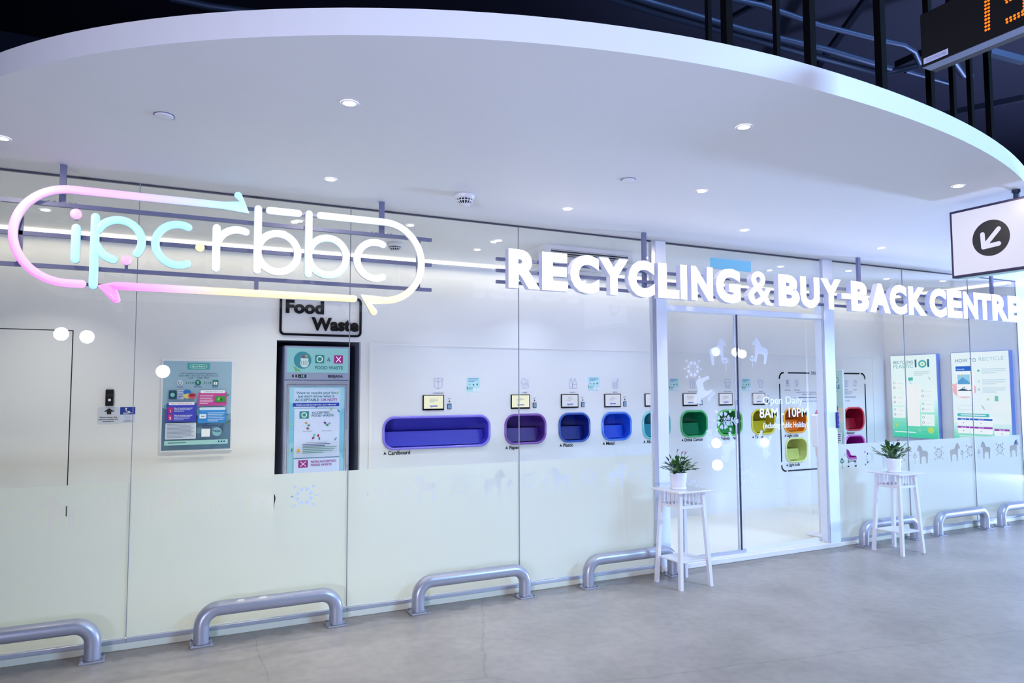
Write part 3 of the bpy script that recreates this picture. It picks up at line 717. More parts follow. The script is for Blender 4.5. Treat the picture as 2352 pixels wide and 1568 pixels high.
# touch screens, card readers, pictogram stickers --------------------------
def flatwall(x0, x1, z0, z1, off=.0005): return Flat((x0, YB-off, z1), (1,0,0), (0,0,1), (0,-1,0), x1-x0, z1-z0)
DI = ink((96,100,142)); DI2 = ink((60,64,110)); PALE = mat('pale_sticker', (218,220,226), .5)
NMS = [('cardboard','CARDBOARD',2.56,2.80), ('paper','PAPER',3.59,3.83), ('plastic','PLASTIC',4.235,4.47), ('metal','METAL',4.83,5.067), ('aluminium','ALUMINIUM',5.42,5.655),
       ('drink carton','DRINK CARTON',6.01,6.25), ('polystyrene','POLYSTYRENE',6.60,6.84), ('textile','TEXTILE',7.185,7.42)]
for nm, CAP, x0, x1 in NMS:
    o = thing('touch_screen', ((x0+x1)/2, YB, 1.424), 'small black-framed touch screen above the %s chute' % nm, 'screen', 'touch screens above the chutes')
    MB().bbox((x0, YB-.012, 1.424), (x1, YB-.0005, 1.585), GLOSSBLACK, .003).build('bezel', o)
    fl = Flat((x0+.012, YB-.0125, 1.577), (1,0,0), (0,0,1), (0,-1,0), x1-x0-.024, .135)
    col = (236,236,205) if nm in ('cardboard','paper') else (205,210,225)
    fl.rect(0, 0, 1, 1, lit(col, .85)); fl.text(nm.title(), .5, .30, .10, ink((120,125,150)), al='c'); fl.lines(.28, .36, .72, 2, .1, ink((150,155,170)))
    fl.rect(.3, .76, .7, .84, ink((70,90,190))); fl.circ(.4, .92, .004, ink((120,120,140))); fl.build('display', o)
    o = thing('card_reader', (x1+.08, YB, 1.43), 'small card reader with an arrow label right of the %s screen' % nm, 'card reader', 'card readers beside the touch screens')
    rx0 = x1+.038
    MB().bbox((rx0, YB-.008, 1.434), (rx0+.048, YB-.0005, 1.492), DARKSTEEL, .003).build('body', o)
    fl = Flat((rx0+.006, YB-.0085, 1.486), (1,0,0), (0,0,1), (0,-1,0), .036, .046); fl.rect(0,0,1,1, lit((150,190,235), .45)); fl.line([(.25,.5),(.5,.3),(.7,.7)], .002, DI2); fl.build('reader_face', o)
    fl = flatwall(rx0-.01, rx0+.06, 1.50, 1.56); fl.poly([(.48,.95),(.36,.72),(.44,.72),(.44,.55),(.56,.55),(.56,.72),(.64,.72)], VINYL); fl.lines(.22, .15, .8, 2, .16, DI2); fl.build('arrow_label', o)

def pictogram(nm, CAP, xc, zt=1.775, sz=.13, words=None):
    o = thing('pictogram_sticker', (xc, YB, zt-sz), words or 'line-drawn %s pictogram sticker on the wall' % nm, 'sticker', 'material pictograms on the back wall')
    fl = flatwall(xc-sz/2, xc+sz/2, zt-sz, zt)
    fl.rr(.02, .02, .98, .98, .018, PALE); w = .0028
    D = DI
    if nm == 'cardboard': fl.line([(.15,.28),(.5,.4),(.85,.28),(.82,.82),(.5,.97),(.18,.82)], w, D, True); fl.line([(.5,.4),(.5,.97)], w, D); fl.line([(.15,.28),(.1,.15),(.42,.08),(.5,.2),(.58,.08),(.9,.15),(.85,.28)], w, D); fl.line([(.5,.2),(.5,.4)], w, D)
    elif nm == 'paper': fl.line([(.35,.05),(.8,.3),(.85,.9),(.35,.95),(.3,.55),(.12,.5)], w, D, True); [fl.line([(.38,.4+.1*k),(.75,.42+.1*k)], w*.8, DI2) for k in range(4)]
    elif nm == 'plastic': fl.line([(.2,.95),(.15,.5),(.28,.25),(.28,.12),(.4,.12),(.4,.25),(.46,.5),(.45,.95)], w, D, True); fl.line([(.5,.95),(.5,.45),(.66,.28),(.66,.1),(.78,.1),(.78,.28),(.93,.45),(.93,.95)], w, D, True); fl.line([(.5,.6),(.93,.6)], w, D)
    elif nm in ('metal','aluminium'): fl.line([(.28,.4),(.72,.4),(.72,.95),(.28,.95)], w, D, True); [fl.line([(.28,.5+.1*k),(.72,.5+.1*k)], w*.8, D) for k in range(4)]; fl.line([(.72,.4),(.85,.1),(.75,.08),(.68,.4)], w, D)
    elif nm == 'drink carton': fl.line([(.3,.95),(.3,.3),(.45,.1),(.65,.1),(.75,.3),(.75,.95)], w, D, True); fl.line([(.3,.3),(.55,.38),(.75,.3)], w, D); fl.line([(.55,.38),(.55,.95)], w, D)
    elif nm == 'polystyrene': fl.line([(.15,.4),(.15,.15),(.25,.08),(.75,.08),(.85,.15),(.85,.4)], w, D, True); fl.line([(.12,.4),(.88,.4),(.88,.55),(.12,.55)], w, D, True); fl.line([(.18,.55),(.18,.95),(.82,.95),(.82,.55)], w, D); fl.line([(.35,.7),(.65,.7),(.65,.85),(.35,.85)], w, D, True)
    elif nm == 'textile': fl.line([(.38,.12),(.1,.3),(.2,.45),(.3,.4),(.3,.92),(.7,.92),(.7,.4),(.8,.45),(.9,.3),(.62,.12),(.5,.22)], w, D, True)
    elif nm == 'light tube': fl.line([(.35,.55),(.35,.1),(.45,.1),(.45,.5),(.55,.5),(.55,.1),(.65,.1),(.65,.55)], w*1.6, D); fl.line([(.3,.55),(.7,.55),(.62,.75),(.38,.75)], w, D, True); fl.line([(.42,.75),(.42,.92),(.58,.92),(.58,.75)], w, D)
    elif nm == 'light bulb': fl.line([(.4,.65),(.28,.45),(.28,.25),(.42,.1),(.58,.1),(.72,.25),(.72,.45),(.6,.65)], w, D, True); fl.line([(.42,.7),(.42,.9),(.58,.9),(.58,.7)], w, D); fl.line([(.45,.3),(.5,.45),(.55,.3)], w, D)
    elif nm == 'battery': fl.line([(.32,.2),(.68,.2),(.68,.92),(.32,.92)], w, D, True); fl.line([(.42,.2),(.42,.1),(.58,.1),(.58,.2)], w, D); fl.line([(.54,.4),(.44,.58),(.56,.58),(.46,.75)], w, D)
    elif nm == 'phone': fl.line([(.5,.08),(.85,.25),(.55,.92),(.2,.75)], w*1.2, D, True); fl.line([(.45,.25),(.75,.4)], w, D)
    elif nm == 'glass': fl.line([(.3,.15),(.7,.15),(.75,.5),(.6,.9),(.4,.9),(.25,.5)], w, D, True)
    elif nm == 'recycle': fl.line([(.25,.2),(.75,.2),(.9,.8),(.1,.8)], w, D, True)
    fl.build('sticker', o)
    if CAP:
        f2 = flatwall(xc-.08, xc+.08, zt-sz-.05, zt-sz-.02); f2.text(CAP, .5, .9, .45, DI2, al='c', bold=.01); f2.build('caption', o)
for nm, CAP, x0, x1 in NMS: pictogram(nm, CAP, (2.735 if nm == 'cardboard' else (3.77 if nm == 'paper' else (x0+x1)/2+.045)), words='line-drawn %s pictogram sticker above its screen' % nm)
pictogram('light tube', 'LIGHT TUBE', 7.85, 1.77, .11, 'line-drawn fluorescent tube pictogram inside the dashed frame')
pictogram('light bulb', 'LIGHT BULB', 8.03, 1.77, .11, 'line-drawn light bulb pictogram inside the dashed frame')
pictogram('glass', None, 8.46, 1.78, .11, 'line-drawn glass pictogram inside the dashed frame, cut off by the door post')
pictogram('battery', 'BATTERY', 9.03, 1.77, .11, 'line-drawn battery pictogram inside the dashed frame, right part')
pictogram('phone', 'E-WASTE', 9.21, 1.77, .11, 'line-drawn tilted phone pictogram at the right end of the dashed frame')
# leaflets
LT = mat('leaflet_aqua', (186, 226, 226), .5)
for k, (xc, zt, lab) in enumerate(((3.14,1.772,'aqua square leaflet right of the cardboard pictogram'), (4.69,1.785,'aqua square leaflet between the plastic and metal pictograms'), (5.88,1.775,'aqua square leaflet just right of the left door post'), (7.09,1.775,'aqua square leaflet behind the meeting edges of the doors'))):
    o = thing('leaflet', (xc, YB, zt-.155), lab, 'leaflet', 'aqua leaflets on the back wall')
    fl = flatwall(xc-.08, xc+.08, zt-.16, zt); fl.rect(0,0,1,1, LT); fl.lines(.12, .06, .88, 3, .09, ink((110,150,190)), .5)
    fl.circ(.5,.5,.008,ink((40,60,110))); fl.circ(.78,.47,.010,ink((30,140,130))); fl.circ(.2,.47,.007,ink((120,130,190))); fl.rect(.02,.62,.07,.82,ink((20,120,90)))
    fl.rr(.46,.72,.70,.97,.004,ink((225,232,245))); fl.rr(.74,.72,.98,.97,.004,ink((225,232,245))); fl.lines(.12,.66,.45,3,.07,ink((120,160,160)),.4)
    fl.build('sheet', o)
# dashed drop-off frame
o = thing('outline_decal', (8.57, YB, .52), 'large dashed black rounded outline with the word DROP-OFF around the eight right chutes', 'wall decal')
fl = Flat((7.70, YB-.0012, 1.858), (1,0,0), (0,0,1), (0,-1,0), 1.73, 1.335); wd = .019
fl.line([(.10,0),(.33,0)], wd, VINYL); fl.line([(.70,0),(.93,0)], wd, VINYL); fl.line([(0,.12),(0,.90)], wd, VINYL); fl.line([(1,.12),(1,.90)], wd, VINYL); fl.line([(.07,1),(.93,1)], wd, VINYL)
for cx_, cy_, a in ((.043,.056,PI/2), (.957,.056,0), (.043,.944,PI), (.957,.944,1.5*PI)):
    fl.line([(cx_+.075/1.73*math.cos(a+t*PI/2/8), cy_-.075/1.335*math.sin(a+t*PI/2/8)) for t in range(9)], wd, VINYL)
fl.text('DROP-OFF', .355, .016, .032, DI, w=.15, bold=.02)
fl.text('As part of our commitment to the environment, we also accept these', .18, .205, .012, DI2, w=.66); fl.text('waste categories (light bulb, waste batteries) for recycling purposes', .24, .225, .012, DI2, w=.58)
fl.rect(.16, .252, .88, .258, DI2); fl.text('Thank you for doing your part for recycling every day', .22, .30, .012, DI2, w=.58)
fl.build('vinyl_outline', o)

# ================================================================ LEFT WALL ITEMS
# poster
px0, px1, pz0, pz1 = .095, .70, 1.088, 1.928
o = thing('poster', ((px0+px1)/2, YB, pz0), 'framed blue-grey recycling campaign poster on the left of the back wall', 'poster')
fr = mat('poster_frame_white', (222, 226, 232), .3)
MB().bbox((px0, YB-.014, pz0), (px1, YB-.0005, pz1), fr, .004).build('frame', o)
W_, H_ = .575, .80
fl = Flat((px0+.015, YB-.0145, pz1-.022), (1,0,0), (0,0,1), (0,-1,0), W_, H_)
fl.rect(0,0,1,1, ink((150,182,200))); fl.poly([(0,.52),(.3,.62),(1,.60),(1,1),(0,1)], ink((92,126,152))); fl.poly([(.2,.78),(.6,.74),(1,.60),(1,.66),(.7,.80),(.3,.84)], ink((120,158,178)))
fl.rr(.34,.02,.67,.095,.008, ink((66,164,156))); fl.ring(rrect(.38*W_,-.08*H_,.63*W_,-.035*H_,.02), rrect(.385*W_,-.077*H_,.625*W_,-.038*H_,.018), ink((215,245,240))); fl.text('ipcrbbc', .505, .068, .022, ink((225,250,245)), w=.19, al='c')
fl.line([(.24+.0135*k, .138+(.010 if k % 2 else -.006)*(1 if k % 5 else .3)) for k in range(41)], .0022, ink((40,80,90))); fl.text('Smart Bins, Smarter Way To Recycle', .51, .172, .015, ink((40,90,96)), w=.58, al='c'); fl.text('1 JUL - 4 SEP 2022', .51, .198, .017, ink((40,90,96)), w=.30, al='c')
TG = ink((18,120,100)); NV = ink((30,50,120)); WH = ink((235,240,245))
fl.circ(.24,.245,.024,ink((205,220,228))); fl.line([(.215,.235),(.24,.232),(.262,.238),(.255,.258),(.24,.268),(.225,.258)], .004, NV, True)
fl.circ(.50,.245,.026,TG); fl.text('T', .50, .257, .026, WH, al='c', bold=.03); fl.rr(.715,.212,.80,.278,.006,TG); fl.rect(.73,.235,.785,.268,WH); fl.rect(.753,.222,.762,.268,ink((190,60,90)))
for k in range(3): fl.rect(.33+.03*k,.236,.34+.03*k,.256,TG); fl.rect(.585+.03*k,.236,.595+.03*k,.256,TG)
fl.poly([(.42,.234),(.445,.246),(.42,.258)],TG); fl.poly([(.675,.234),(.70,.246),(.675,.258)],TG)
for t, u in (('Recycle',.24), ('Earn Points',.50), ('Rewards',.755)): fl.text(t, u, .298, .012, NV, al='c', bold=.02)
fl.rr(.085,.33,.195,.43,.008, ink((16,70,90))); fl.circ(.14,.38,.018, ink((120,200,190))); fl.rect(.21,.33,.30,.43, ink((190,205,225))); fl.lines(.22,.34,.29,5,.018,ink((90,100,170)),.4)
fl.circ(.345,.35,.032,ink((30,110,190)),.022); fl.circ(.35,.395,.034,ink((215,200,110)),.022); fl.circ(.42,.395,.034,ink((200,80,100)),.026); fl.circ(.42,.385,.026,ink((150,20,50)),.014)
fl.rect(.51,.355,.925,.505,ink((200,70,150))); fl.rr(.54,.33,.90,.362,.008,WH); fl.text('Used Beverage Carton', .74, .353, .013, NV, w=.26, al='c'); fl.lines(.53,.385,.73,6,.018,ink((235,190,220)),.45); fl.rect(.755,.40,.90,.465,ink((40,150,50))); fl.circ(.81,.43,.014,ink((120,200,90))); fl.circ(.845,.435,.012,ink((20,100,30)))
fl.rect(.06,.475,.485,.68,ink((60,66,190))); fl.rr(.09,.462,.455,.495,.008,WH); fl.text('Plastic, Aluminium & Paper', .27, .485, .013, ink((190,40,120)), w=.31, al='c')
for k, v in ((0,.52),(1,.60)):
    fl.rr(.085,v,.145,v+.062,.006,ink((205,20,110))); fl.text('12'[k], .115, v+.052, .026, WH, al='c', bold=.03); fl.text('%skg of recycled material' % ('5','10')[k], .165, v+.016, .013, WH, w=.26, bold=.02); fl.lines(.165, v+.024, .40, 2+k, .016, ink((190,195,240)), .4)
fl.rect(.51,.54,.925,.70,ink((48,140,214))); fl.rr(.53,.525,.91,.555,.008,ink((200,225,245))); fl.lines(.65,.585,.90,6,.018,ink((190,225,250)),.4); fl.rr(.53,.60,.63,.65,.004,WH); fl.line([(.56,.625),(.60,.625)],.006,DI2)
fl.rr(.05,.695,.485,.875,.008,ink((205,216,228))); fl.lines(.07,.705,.46,11,.0148,ink((130,140,165)),.35)
fl.rr(.565,.765,.69,.855,.003,WH); fl.lines(.57,.73,.80,2,.016,NV,.4); fl.circ(.79,.80,.04,ink((130,180,190))); fl.text('TREX', .785, .805, .022, NV, w=.12, al='c', bold=.02)
fl.rect(.04,.89,.955,.94,ink((156,206,204))); fl.lines(.09,.91,.35,1,.02,ink((40,90,96)),.4,1.0)
for u in (.82,.86,.90): fl.circ(u,.912,.007,NV)
for u, v in ((.045,.505),(.93,.385),(.505,.57),(.93,.695)): fl.circ(u,v,.012,TG); fl.text('T',u,v+.009,.016,WH,al='c')
fl.build('printed_sheet', o)

# intercom and stickers
o = thing('intercom', (-.30, YB, 1.505), 'slim black intercom with a round white button on the left of the back wall', 'intercom')
MB().bbox((-.335, YB-.028, 1.508), (-.272, YB-.0005, 1.652), GLOSSBLACK, .005).build('body', o)
MB().box((-.328, YB-.0295, 1.592), (-.279, YB-.0285, 1.61), BLACK).build('speaker_slot', o)
MB().lathe((-.303, YB-.0285, 1.56), [(.011, 0), (.011,-.003), (.001,-.004)], lit((235,240,245), .5), 20, 'y').build('button', o)
o = thing('notice', (-.31, YB, 1.35), 'pale square notice with a fat black up-arrow below the intercom', 'notice')
fl = flatwall(-.392, -.222, 1.350, 1.498); fl.rr(0,0,1,1,.014,ink((200,206,216))); fl.poly([(.52,.06),(.76,.26),(.62,.26),(.62,.42),(.42,.42),(.42,.26),(.28,.26)], BLACK)
for t, v, w_ in (('Please press the', .62, .78), ('intercom button for', .74, .86), ('assistance', .86, .5)): fl.text(t, .5, v, .07, BLACK, w=w_, al='c', bold=.02)
fl.build('sheet', o)
o = thing('notice', (-.16, YB, 1.36), 'small blue and white hotline sticker with a telephone handset right of the arrow notice', 'notice')
fl = flatwall(-.220, -.103, 1.362, 1.497); fl.rect(0,0,1,1,ink((205,212,228))); fl.rect(0,0,1,.48,ink((24,50,150))); fl.line([(.38,.08),(.36,.2),(.48,.3),(.62,.32)], .009, WH); fl.circ(.40,.10,.007,WH); fl.circ(.60,.31,.007,WH)
fl.lines(.2,.37,.8,2,.05,WH,.4); fl.rect(.33,.56,.67,.84,ink((190,198,225))); fl.lines(.2,.9,.8,1,.05,DI2,.5,1); fl.build('sheet', o)

# food waste sign
o = thing('wall_sign', (1.5, YB, 2.17), 'white sign reading Food Waste in a thick black rounded frame above the cabinet', 'sign')
ax0, ax1, az0, az1 = 1.102, 1.902, 2.168, 2.566
vs, fs = fill2d([rrect(ax0, az0, ax1, az1, .05), rrect(ax0+.022, az0+.022, ax1-.022, az1-.022, .03)], .02)
mb = MB(); mb.add([(x, YB-.011-z, y) for x, y, z in vs], fs, GLOSSBLACK); mb.build('frame', o)
def solid_text(t, x0, x1, zb, ch, y, th, m, nm, parent, bold=.03):
    vs, fs = text2d(t, bold, .1); a0 = min(v[0] for v in vs); a1 = max(v[0] for v in vs); k = ch/CAPH
    mb = MB(); mb.add([(x0+(v[0]-a0)/(a1-a0)*(x1-x0), y-v[2]/.05*th/2, zb+v[1]*k) for v in vs], fs, m); return mb.build(nm, parent)
solid_text('Food', 1.16, 1.525, 2.392, .115, YB-.009, .016, GLOSSBLACK, 'word', o, .045); solid_text('Waste', 1.405, 1.872, 2.232, .115, YB-.009, .016, GLOSSBLACK, 'word', o, .045)

# food waste cabinet
o = thing('food_waste_cabinet', (1.49, YB+.3, ZI), 'tall upright food waste cabinet with a lit header and poster door in its dark recess', 'cabinet')
FX0, FX1, FY = 1.165, 1.80, YB+.06
CB = mat('cabinet_silver', (165,175,205), .35, metal=.3)
MB().bbox((FX0, FY, ZI+.03), (FX1, YB+.68, 2.075), CB, .006).build('body', o)
hd = MB().bbox((FX0, FY-.035, 1.742), (FX1, FY-.001, 2.072), CB, .006).build('header', o)
fl = Flat((FX0+.02, FY-.036, 2.055), (1,0,0), (0,0,1), (0,-1,0), FX1-FX0-.04, .245)
LB = lit((150,212,225), .55); fl.rect(0,0,1,1,LB); fl.circ(.25,.5,.085,lit((66,160,180),.45)); fl.poly([(.10,.72),(.24,.95),(.13,.95)], lit((120,190,150),.5)); fl.circ(.28,.62,.042,lit((225,245,250),.5)); fl.met([(-.038,.03),(.038,.03),(.03,-.05),(-.03,-.05)], .28,.55, lit((215,240,248),.55))
for k in range(4): fl.rect(.225+.03*k,.52,.232+.03*k,.7,lit((60,130,150),.4))
fl.circ(.26,.36,.012,lit((200,60,120),.4)); fl.circ(.31,.34,.012,lit((220,200,120),.4))
GT = lit((56,150,150),.5); MG = lit((175,40,160),.5); LW = lit((240,248,252),.7)
fl.rr(.45,.28,.60,.62,.008,GT); fl.ring(circ(0,0,.030,n=24), circ(0,0,.022,n=24), LW, .525,.45); fl.text('&', .675,.54,.16,lit((40,110,130),.4),al='c'); fl.rr(.76,.28,.91,.62,.008,MG); fl.line([(.80,.35),(.87,.55)],.008,LW); fl.line([(.87,.35),(.80,.55)],.008,LW)
fl.text('FOOD WASTE', .68,.86,.13,lit((40,130,150),.4),w=.46,al='c',bold=.02)
fl.build('lit_panel', hd)
fl = Flat((FX0+.01, FY-.0362, 1.80), (1,0,0), (0,0,1), (0,-1,0), FX1-FX0-.02, .045); fl.rect(.10,.2,.125,.8,DARKSTEEL); fl.rect(.15,.2,.175,.8,DARKSTEEL); fl.rect(.19,.15,.32,.85,BLACK); fl.text('-18',.21,.75,.5,lit((90,200,255),1.2),w=.08); fl.text('BERJAYA', .66,.78,.5,DARKSTEEL,w=.24,bold=.03); fl.build('control_strip', hd)
dr = MB().bbox((FX0, FY-.03, ZI+.06), (FX1, FY-.001, 1.735), CB, .006).build('door', o)
mb = MB()
for a in (0, 1):
    e = .014+.022*a; vs, fs = fill2d([[(FX0+e,ZI+.1+e),(FX1-e,ZI+.1+e),(FX1-e,1.725-e),(FX0+e,1.725-e)], [(FX0+e+.012,ZI+.112+e),(FX1-e-.012,ZI+.112+e),(FX1-e-.012,1.713-e),(FX0+e+.012,1.713-e)]], .008)
    mb.add([(x, FY-.035-z, y) for x, y, z in vs], fs, CHROME)
mb.build('door_moulding', dr)
MB().bbox((FX1-.035, FY-.062, .9), (FX1-.015, FY-.034, 1.25), CHROME, .004).build('handle', dr)
PW, PH = FX1-FX0-.10, 1.45
fl = Flat((FX0+.05, FY-.0315, 1.675), (1,0,0), (0,0,1), (0,-1,0), PW, PH)
fl.rect(0,0,1,1,ink((150,205,228))); fl.poly([(0,.1),(.2,.18),(.15,.36),(0,.38)], ink((120,190,220))); fl.poly([(.85,.2),(1,.14),(1,.5),(.88,.42)], ink((120,190,220)))
fl.rect(.08,.012,.92,.145,ink((190,212,240))); TQ = ink((40,105,130)); PU = ink((150,40,150))
fl.text('Want to recycle your food', .5,.05,.016,TQ,w=.76,al='c',bold=.02); fl.text("but don't know what is", .48,.073,.016,TQ,w=.66,al='c',bold=.02); fl.text('ACCEPTABLE', .10,.098,.017,TQ,w=.43,bold=.02); fl.text('OR NOT?', .56,.098,.017,PU,w=.30,bold=.02)
fl.rr(.06,.11,.90,.134,.006,ink((24,64,170))); fl.text('Check out this list below for your reference!', .48,.127,.009,WH,w=.72,al='c',bold=.02); fl.poly([(.45,.134),(.51,.134),(.48,.142)], ink((24,64,170)))
fl.rr(.09,.15,.91,.475,.008,ink((200,214,242))); fl.rr(.18,.165,.35,.215,.006,ink((40,140,140))); fl.ring(circ(0,0,.026,n=24), circ(0,0,.018,n=24), WH, .265,.19)
fl.text('ACCEPTED', .40,.183,.014,TQ,w=.32,bold=.02); fl.text('FOOD WASTE', .40,.203,.014,TQ,w=.40,bold=.02)
for u, v, c in ((.30,.245,(190,150,60)),(.35,.26,(60,150,120)),(.33,.28,(150,60,60)),(.64,.245,(90,40,120)),(.68,.26,(40,140,90)),(.72,.25,(120,160,170)),(.45,.325,(110,190,170)),(.52,.33,(140,30,80)),(.43,.345,(130,20,80)),(.54,.35,(60,140,110))): fl.circ(u,v,.014,ink(c),.009,rot=u*9)
fl.text('Food Residue',.33,.302,.007,DI2,w=.17,al='c'); fl.text('Kitchen Waste',.67,.302,.007,DI2,w=.18,al='c'); fl.text('Expired/Contaminated Food',.49,.378,.007,DI2,w=.36,al='c'); fl.lines(.24,.384,.74,2,.011,DI2,.4,.8)
fl.poly([(.13,.435),(.21,.435),(.17,.412)], ink((225,170,40))); fl.lines(.24,.405,.86,4,.012,ink((90,150,130)),.35)
fl.rr(.09,.48,.91,.80,.008,ink((200,214,242))); fl.rr(.17,.49,.34,.54,.006,ink((150,30,140))); fl.line([(.21,.50),(.30,.53)],.006,WH); fl.line([(.30,.50),(.21,.53)],.006,WH); fl.text('NON-ACCEPTED', .39,.510,.014,PU,w=.46,bold=.02); fl.text('FOOD WASTE', .39,.532,.014,PU,w=.38,bold=.02)
for u, v, c in ((.3,.60,(60,60,130)),(.5,.59,(40,110,140)),(.7,.61,(130,140,160)),(.4,.66,(120,160,170)),(.6,.67,(40,90,90))): fl.circ(u,v,.016,ink(c),.010,rot=v*9)
for u, v, c, r in ((.86,.04,(170,200,140),.5),(.88,.165,(40,140,150),2.2),(.74,.155,(140,180,110),.9),(.05,.42,(70,140,90),1.5),(.05,.25,(150,200,170),.4),(.83,.355,(60,160,160),1),(.93,.6,(90,150,110),.3)): fl.circ(u,v,.018,ink(c),.007,rot=r)
fl.build('door_poster', dr)

# ================================================================ LIGHT BOXES on right wall
def lightbox(y1, y0, z0, z1, label, draw):
    o = thing('light_box', (XR, (y0+y1)/2, z0), label, 'light box')
    MB().bbox((XR-.075, y0, z0), (XR-.0005, y1, z1), mat('light_box_case', (120,140,200), .4), .004).build('case', o)
    fl = Flat((XR-.0755, y1-.006, z1-.006), (0,-1,0), (0,0,1), (-1,0,0), y1-y0-.012, z1-z0-.012); draw(fl); fl.build('lit_poster', o)
E = .80
def L(c): return lit(c, E)
def d1(f):
    f.rect(0,0,1,1,L((232,250,248))); n = 10
    for k in range(n):
        t = (k+1)/n; f.rect(0,.55+.045*k,1,.60+.045*k if k < n-1 else 1,L((int(232-162*t), int(250-40*t), int(248-78*t))))
    T1 = L((110,180,190)); T2 = L((30,100,140))
    f.text('RECYCLING',.07,.10,.035,T2,w=.44); f.text('PLASTIC',.07,.155,.045,T1,w=.44); f.text('1',.55,.145,.085,T2,bold=.04); f.text('1',.82,.145,.085,T2,bold=.04)
    f.ring(circ(0,0,.062,.055), circ(0,0,.038,.032), L((70,180,180)), .715,.11); f.circ(.715,.11,.016,L((150,210,120)))
    f.lines(.52,.20,.86,3,.02,L((190,215,220)),.4); f.line([(.84,.27),(.87,.30)],.006,T2)
    f.rr(.40,.27,.50,.31,.004,L((70,190,180))); f.line([(.42,.31),(.46,.35)],.004,T2)
    f.rr(.34,.36,.63,.86,.012,L((246,248,246)))
    for u, vs_ in ((.03,(.30,.48,.63)), (.66,(.40,.555,.715))):
        for v in vs_:
            f.rr(u,v,u+.28,v+.135,.005,L((240,250,248))); f.ring(circ(0,0,.017), circ(0,0,.012), L((60,160,150)), u+.05,v+.035); f.ring(circ(0,0,.017), circ(0,0,.012), L((150,60,170)), u+.05,v+.095)
            f.line([(u+.12,v+.04),(u+.24,v+.04)],.004,L((190,205,205))); f.line([(u+.12,v+.1),(u+.2,v+.1)],.004,L((190,205,205)))
    f.circ(.86,.90,.045,L((190,220,110))); f.circ(.62,.905,.026,L((130,220,190))); f.rr(.02,.80,.07,.90,.01,L((130,220,180))); f.rr(.10,.83,.13,.88,.008,L((190,215,120)))
    f.lines(.08,.93,.54,1,.02,L((240,250,250)),.5,1)
def d2(f):
    f.rect(0,0,1,1,L((236,248,250))); n = 6
    for k in range(n):
        t = (k+1)/n; f.rect(0,.80+.035*k,1,.84+.035*k if k < n-1 else 1,L((int(236-130*t), int(248-30*t), int(250-60*t))))
    T2 = L((60,130,160)); T1 = L((160,205,215)); f.text('HOW TO',.08,.11,.04,T2,w=.37); f.text('RECYCLE',.50,.10,.04,T1,w=.42)
    f.rr(.08,.155,.35,.21,.006,L((20,96,200))); f.text('Community',.10,.195,.014,L((235,245,255)),w=.14,bold=.02)
    f.circ(.22,.42,.16,L((240,185,190)),.115); f.circ(.02,.37,.02,L((240,190,190))); f.rr(.09,.22,.40,.50,.014,L((246,250,252))); f.rect(.11,.25,.33,.36,L((150,210,235))); f.poly([(.11,.33),(.2,.28),(.33,.34),(.33,.36),(.11,.36)],L((90,160,210))); f.circ(.17,.26,.012,L((220,215,150)))
    f.poly([(.11,.43),(.2,.405),(.3,.43),(.36,.42),(.36,.435),(.11,.435)],L((30,70,100))); f.circ(.22,.405,.018,L((60,80,110))); f.circ(.22,.405,.012,L((220,235,240)))
    for v, c in ((.21,(90,190,180)),(.33,(200,225,225)),(.42,(170,215,220))): f.circ(.49,v,.016,L(c)); f.lines(.55,v-.02,.95,3,.022,L((180,210,225)),.35)
    f.rr(.75,.49,.81,.60,.014,L((120,200,180))); f.circ(.64,.53,.014,L((190,215,160))); f.ring(rrect(.10*f.W,-.65*f.H,.40*f.W,-.60*f.H,.02), rrect(.105*f.W,-.647*f.H,.395*f.W,-.603*f.H,.018), L((190,220,225)))
    f.rr(.72,.55,.97,.67,.004,L((240,248,250))); f.line([(.53,.60),(.57,.64)],.006,L((100,60,130)))
    f.rr(.09,.69,.65,.725,.01,L((80,190,190))); f.lines(.15,.702,.59,1,.02,L((240,250,250)),.5,1)
    for u0,u1,v,c in ((.09,.30,.745,(20,96,200)),(.31,.70,.745,(20,96,200)),(.09,.30,.835,(160,40,180)),(.31,.70,.835,(160,40,180)),(.73,.98,.85,(160,40,180))):
        f.rr(u0,v,u1,v+.08,.006,L((244,250,252))); f.rect(u0,v,u1,v+.02,L(c)); f.text('1kg = 10',(u0+u1)/2,v+.016,.011,L((240,245,255)),al='c',bold=.02); f.circ((u0+u1)/2,v+.05,.008,L((150,180,200)))
    f.lines(.12,.94,.72,2,.018,L((240,250,250)),.4)
lightbox(1.735, 1.03, .93, 2.122, 'backlit green poster reading RECYCLING PLASTIC 101 on the right wall', d1)
lightbox(.83, .075, .93, 2.125, 'backlit poster reading HOW TO RECYCLE with a phone drawing on the right wall', d2)

# ================================================================ AIR CONDITIONER, EXIT PANEL, STANDS
o = thing('air_conditioner', (3.85, .95, ZC), 'white ceiling-hung air conditioner behind the word RECYCLING', 'air conditioner')
AX0, AX1, AY0, AY1 = 3.30, 4.30, .55, 1.20
mb = MB(); sec = [(AY0, ZC-.001), (AY0, ZC-.12), (AY0+.12, ZC-.20), (AY1-.05, ZC-.20), (AY1, ZC-.15), (AY1, ZC-.001)]
n = len(sec); mb.add([(AX0, y, z) for y, z in sec]+[(AX1, y, z) for y, z in sec], [(i, (i+1) % n, n+(i+1) % n, n+i) for i in range(n)]+[list(range(n))[::-1], list(range(n, 2*n))], WPLAST); mb.build('casing', o)
mb = MB()
for k in range(6): mb.box((AX0+.1, AY0+.16+k*.05, ZC-.212), (AX1-.1, AY0+.19+k*.05, ZC-.2005), WPLAST)
mb.build('intake_grille', o)
mb = MB(); mb.box((AX0+.06, AY0-.004, ZC-.105), (AX1-.06, AY0-.0005, ZC-.045), BLACK)
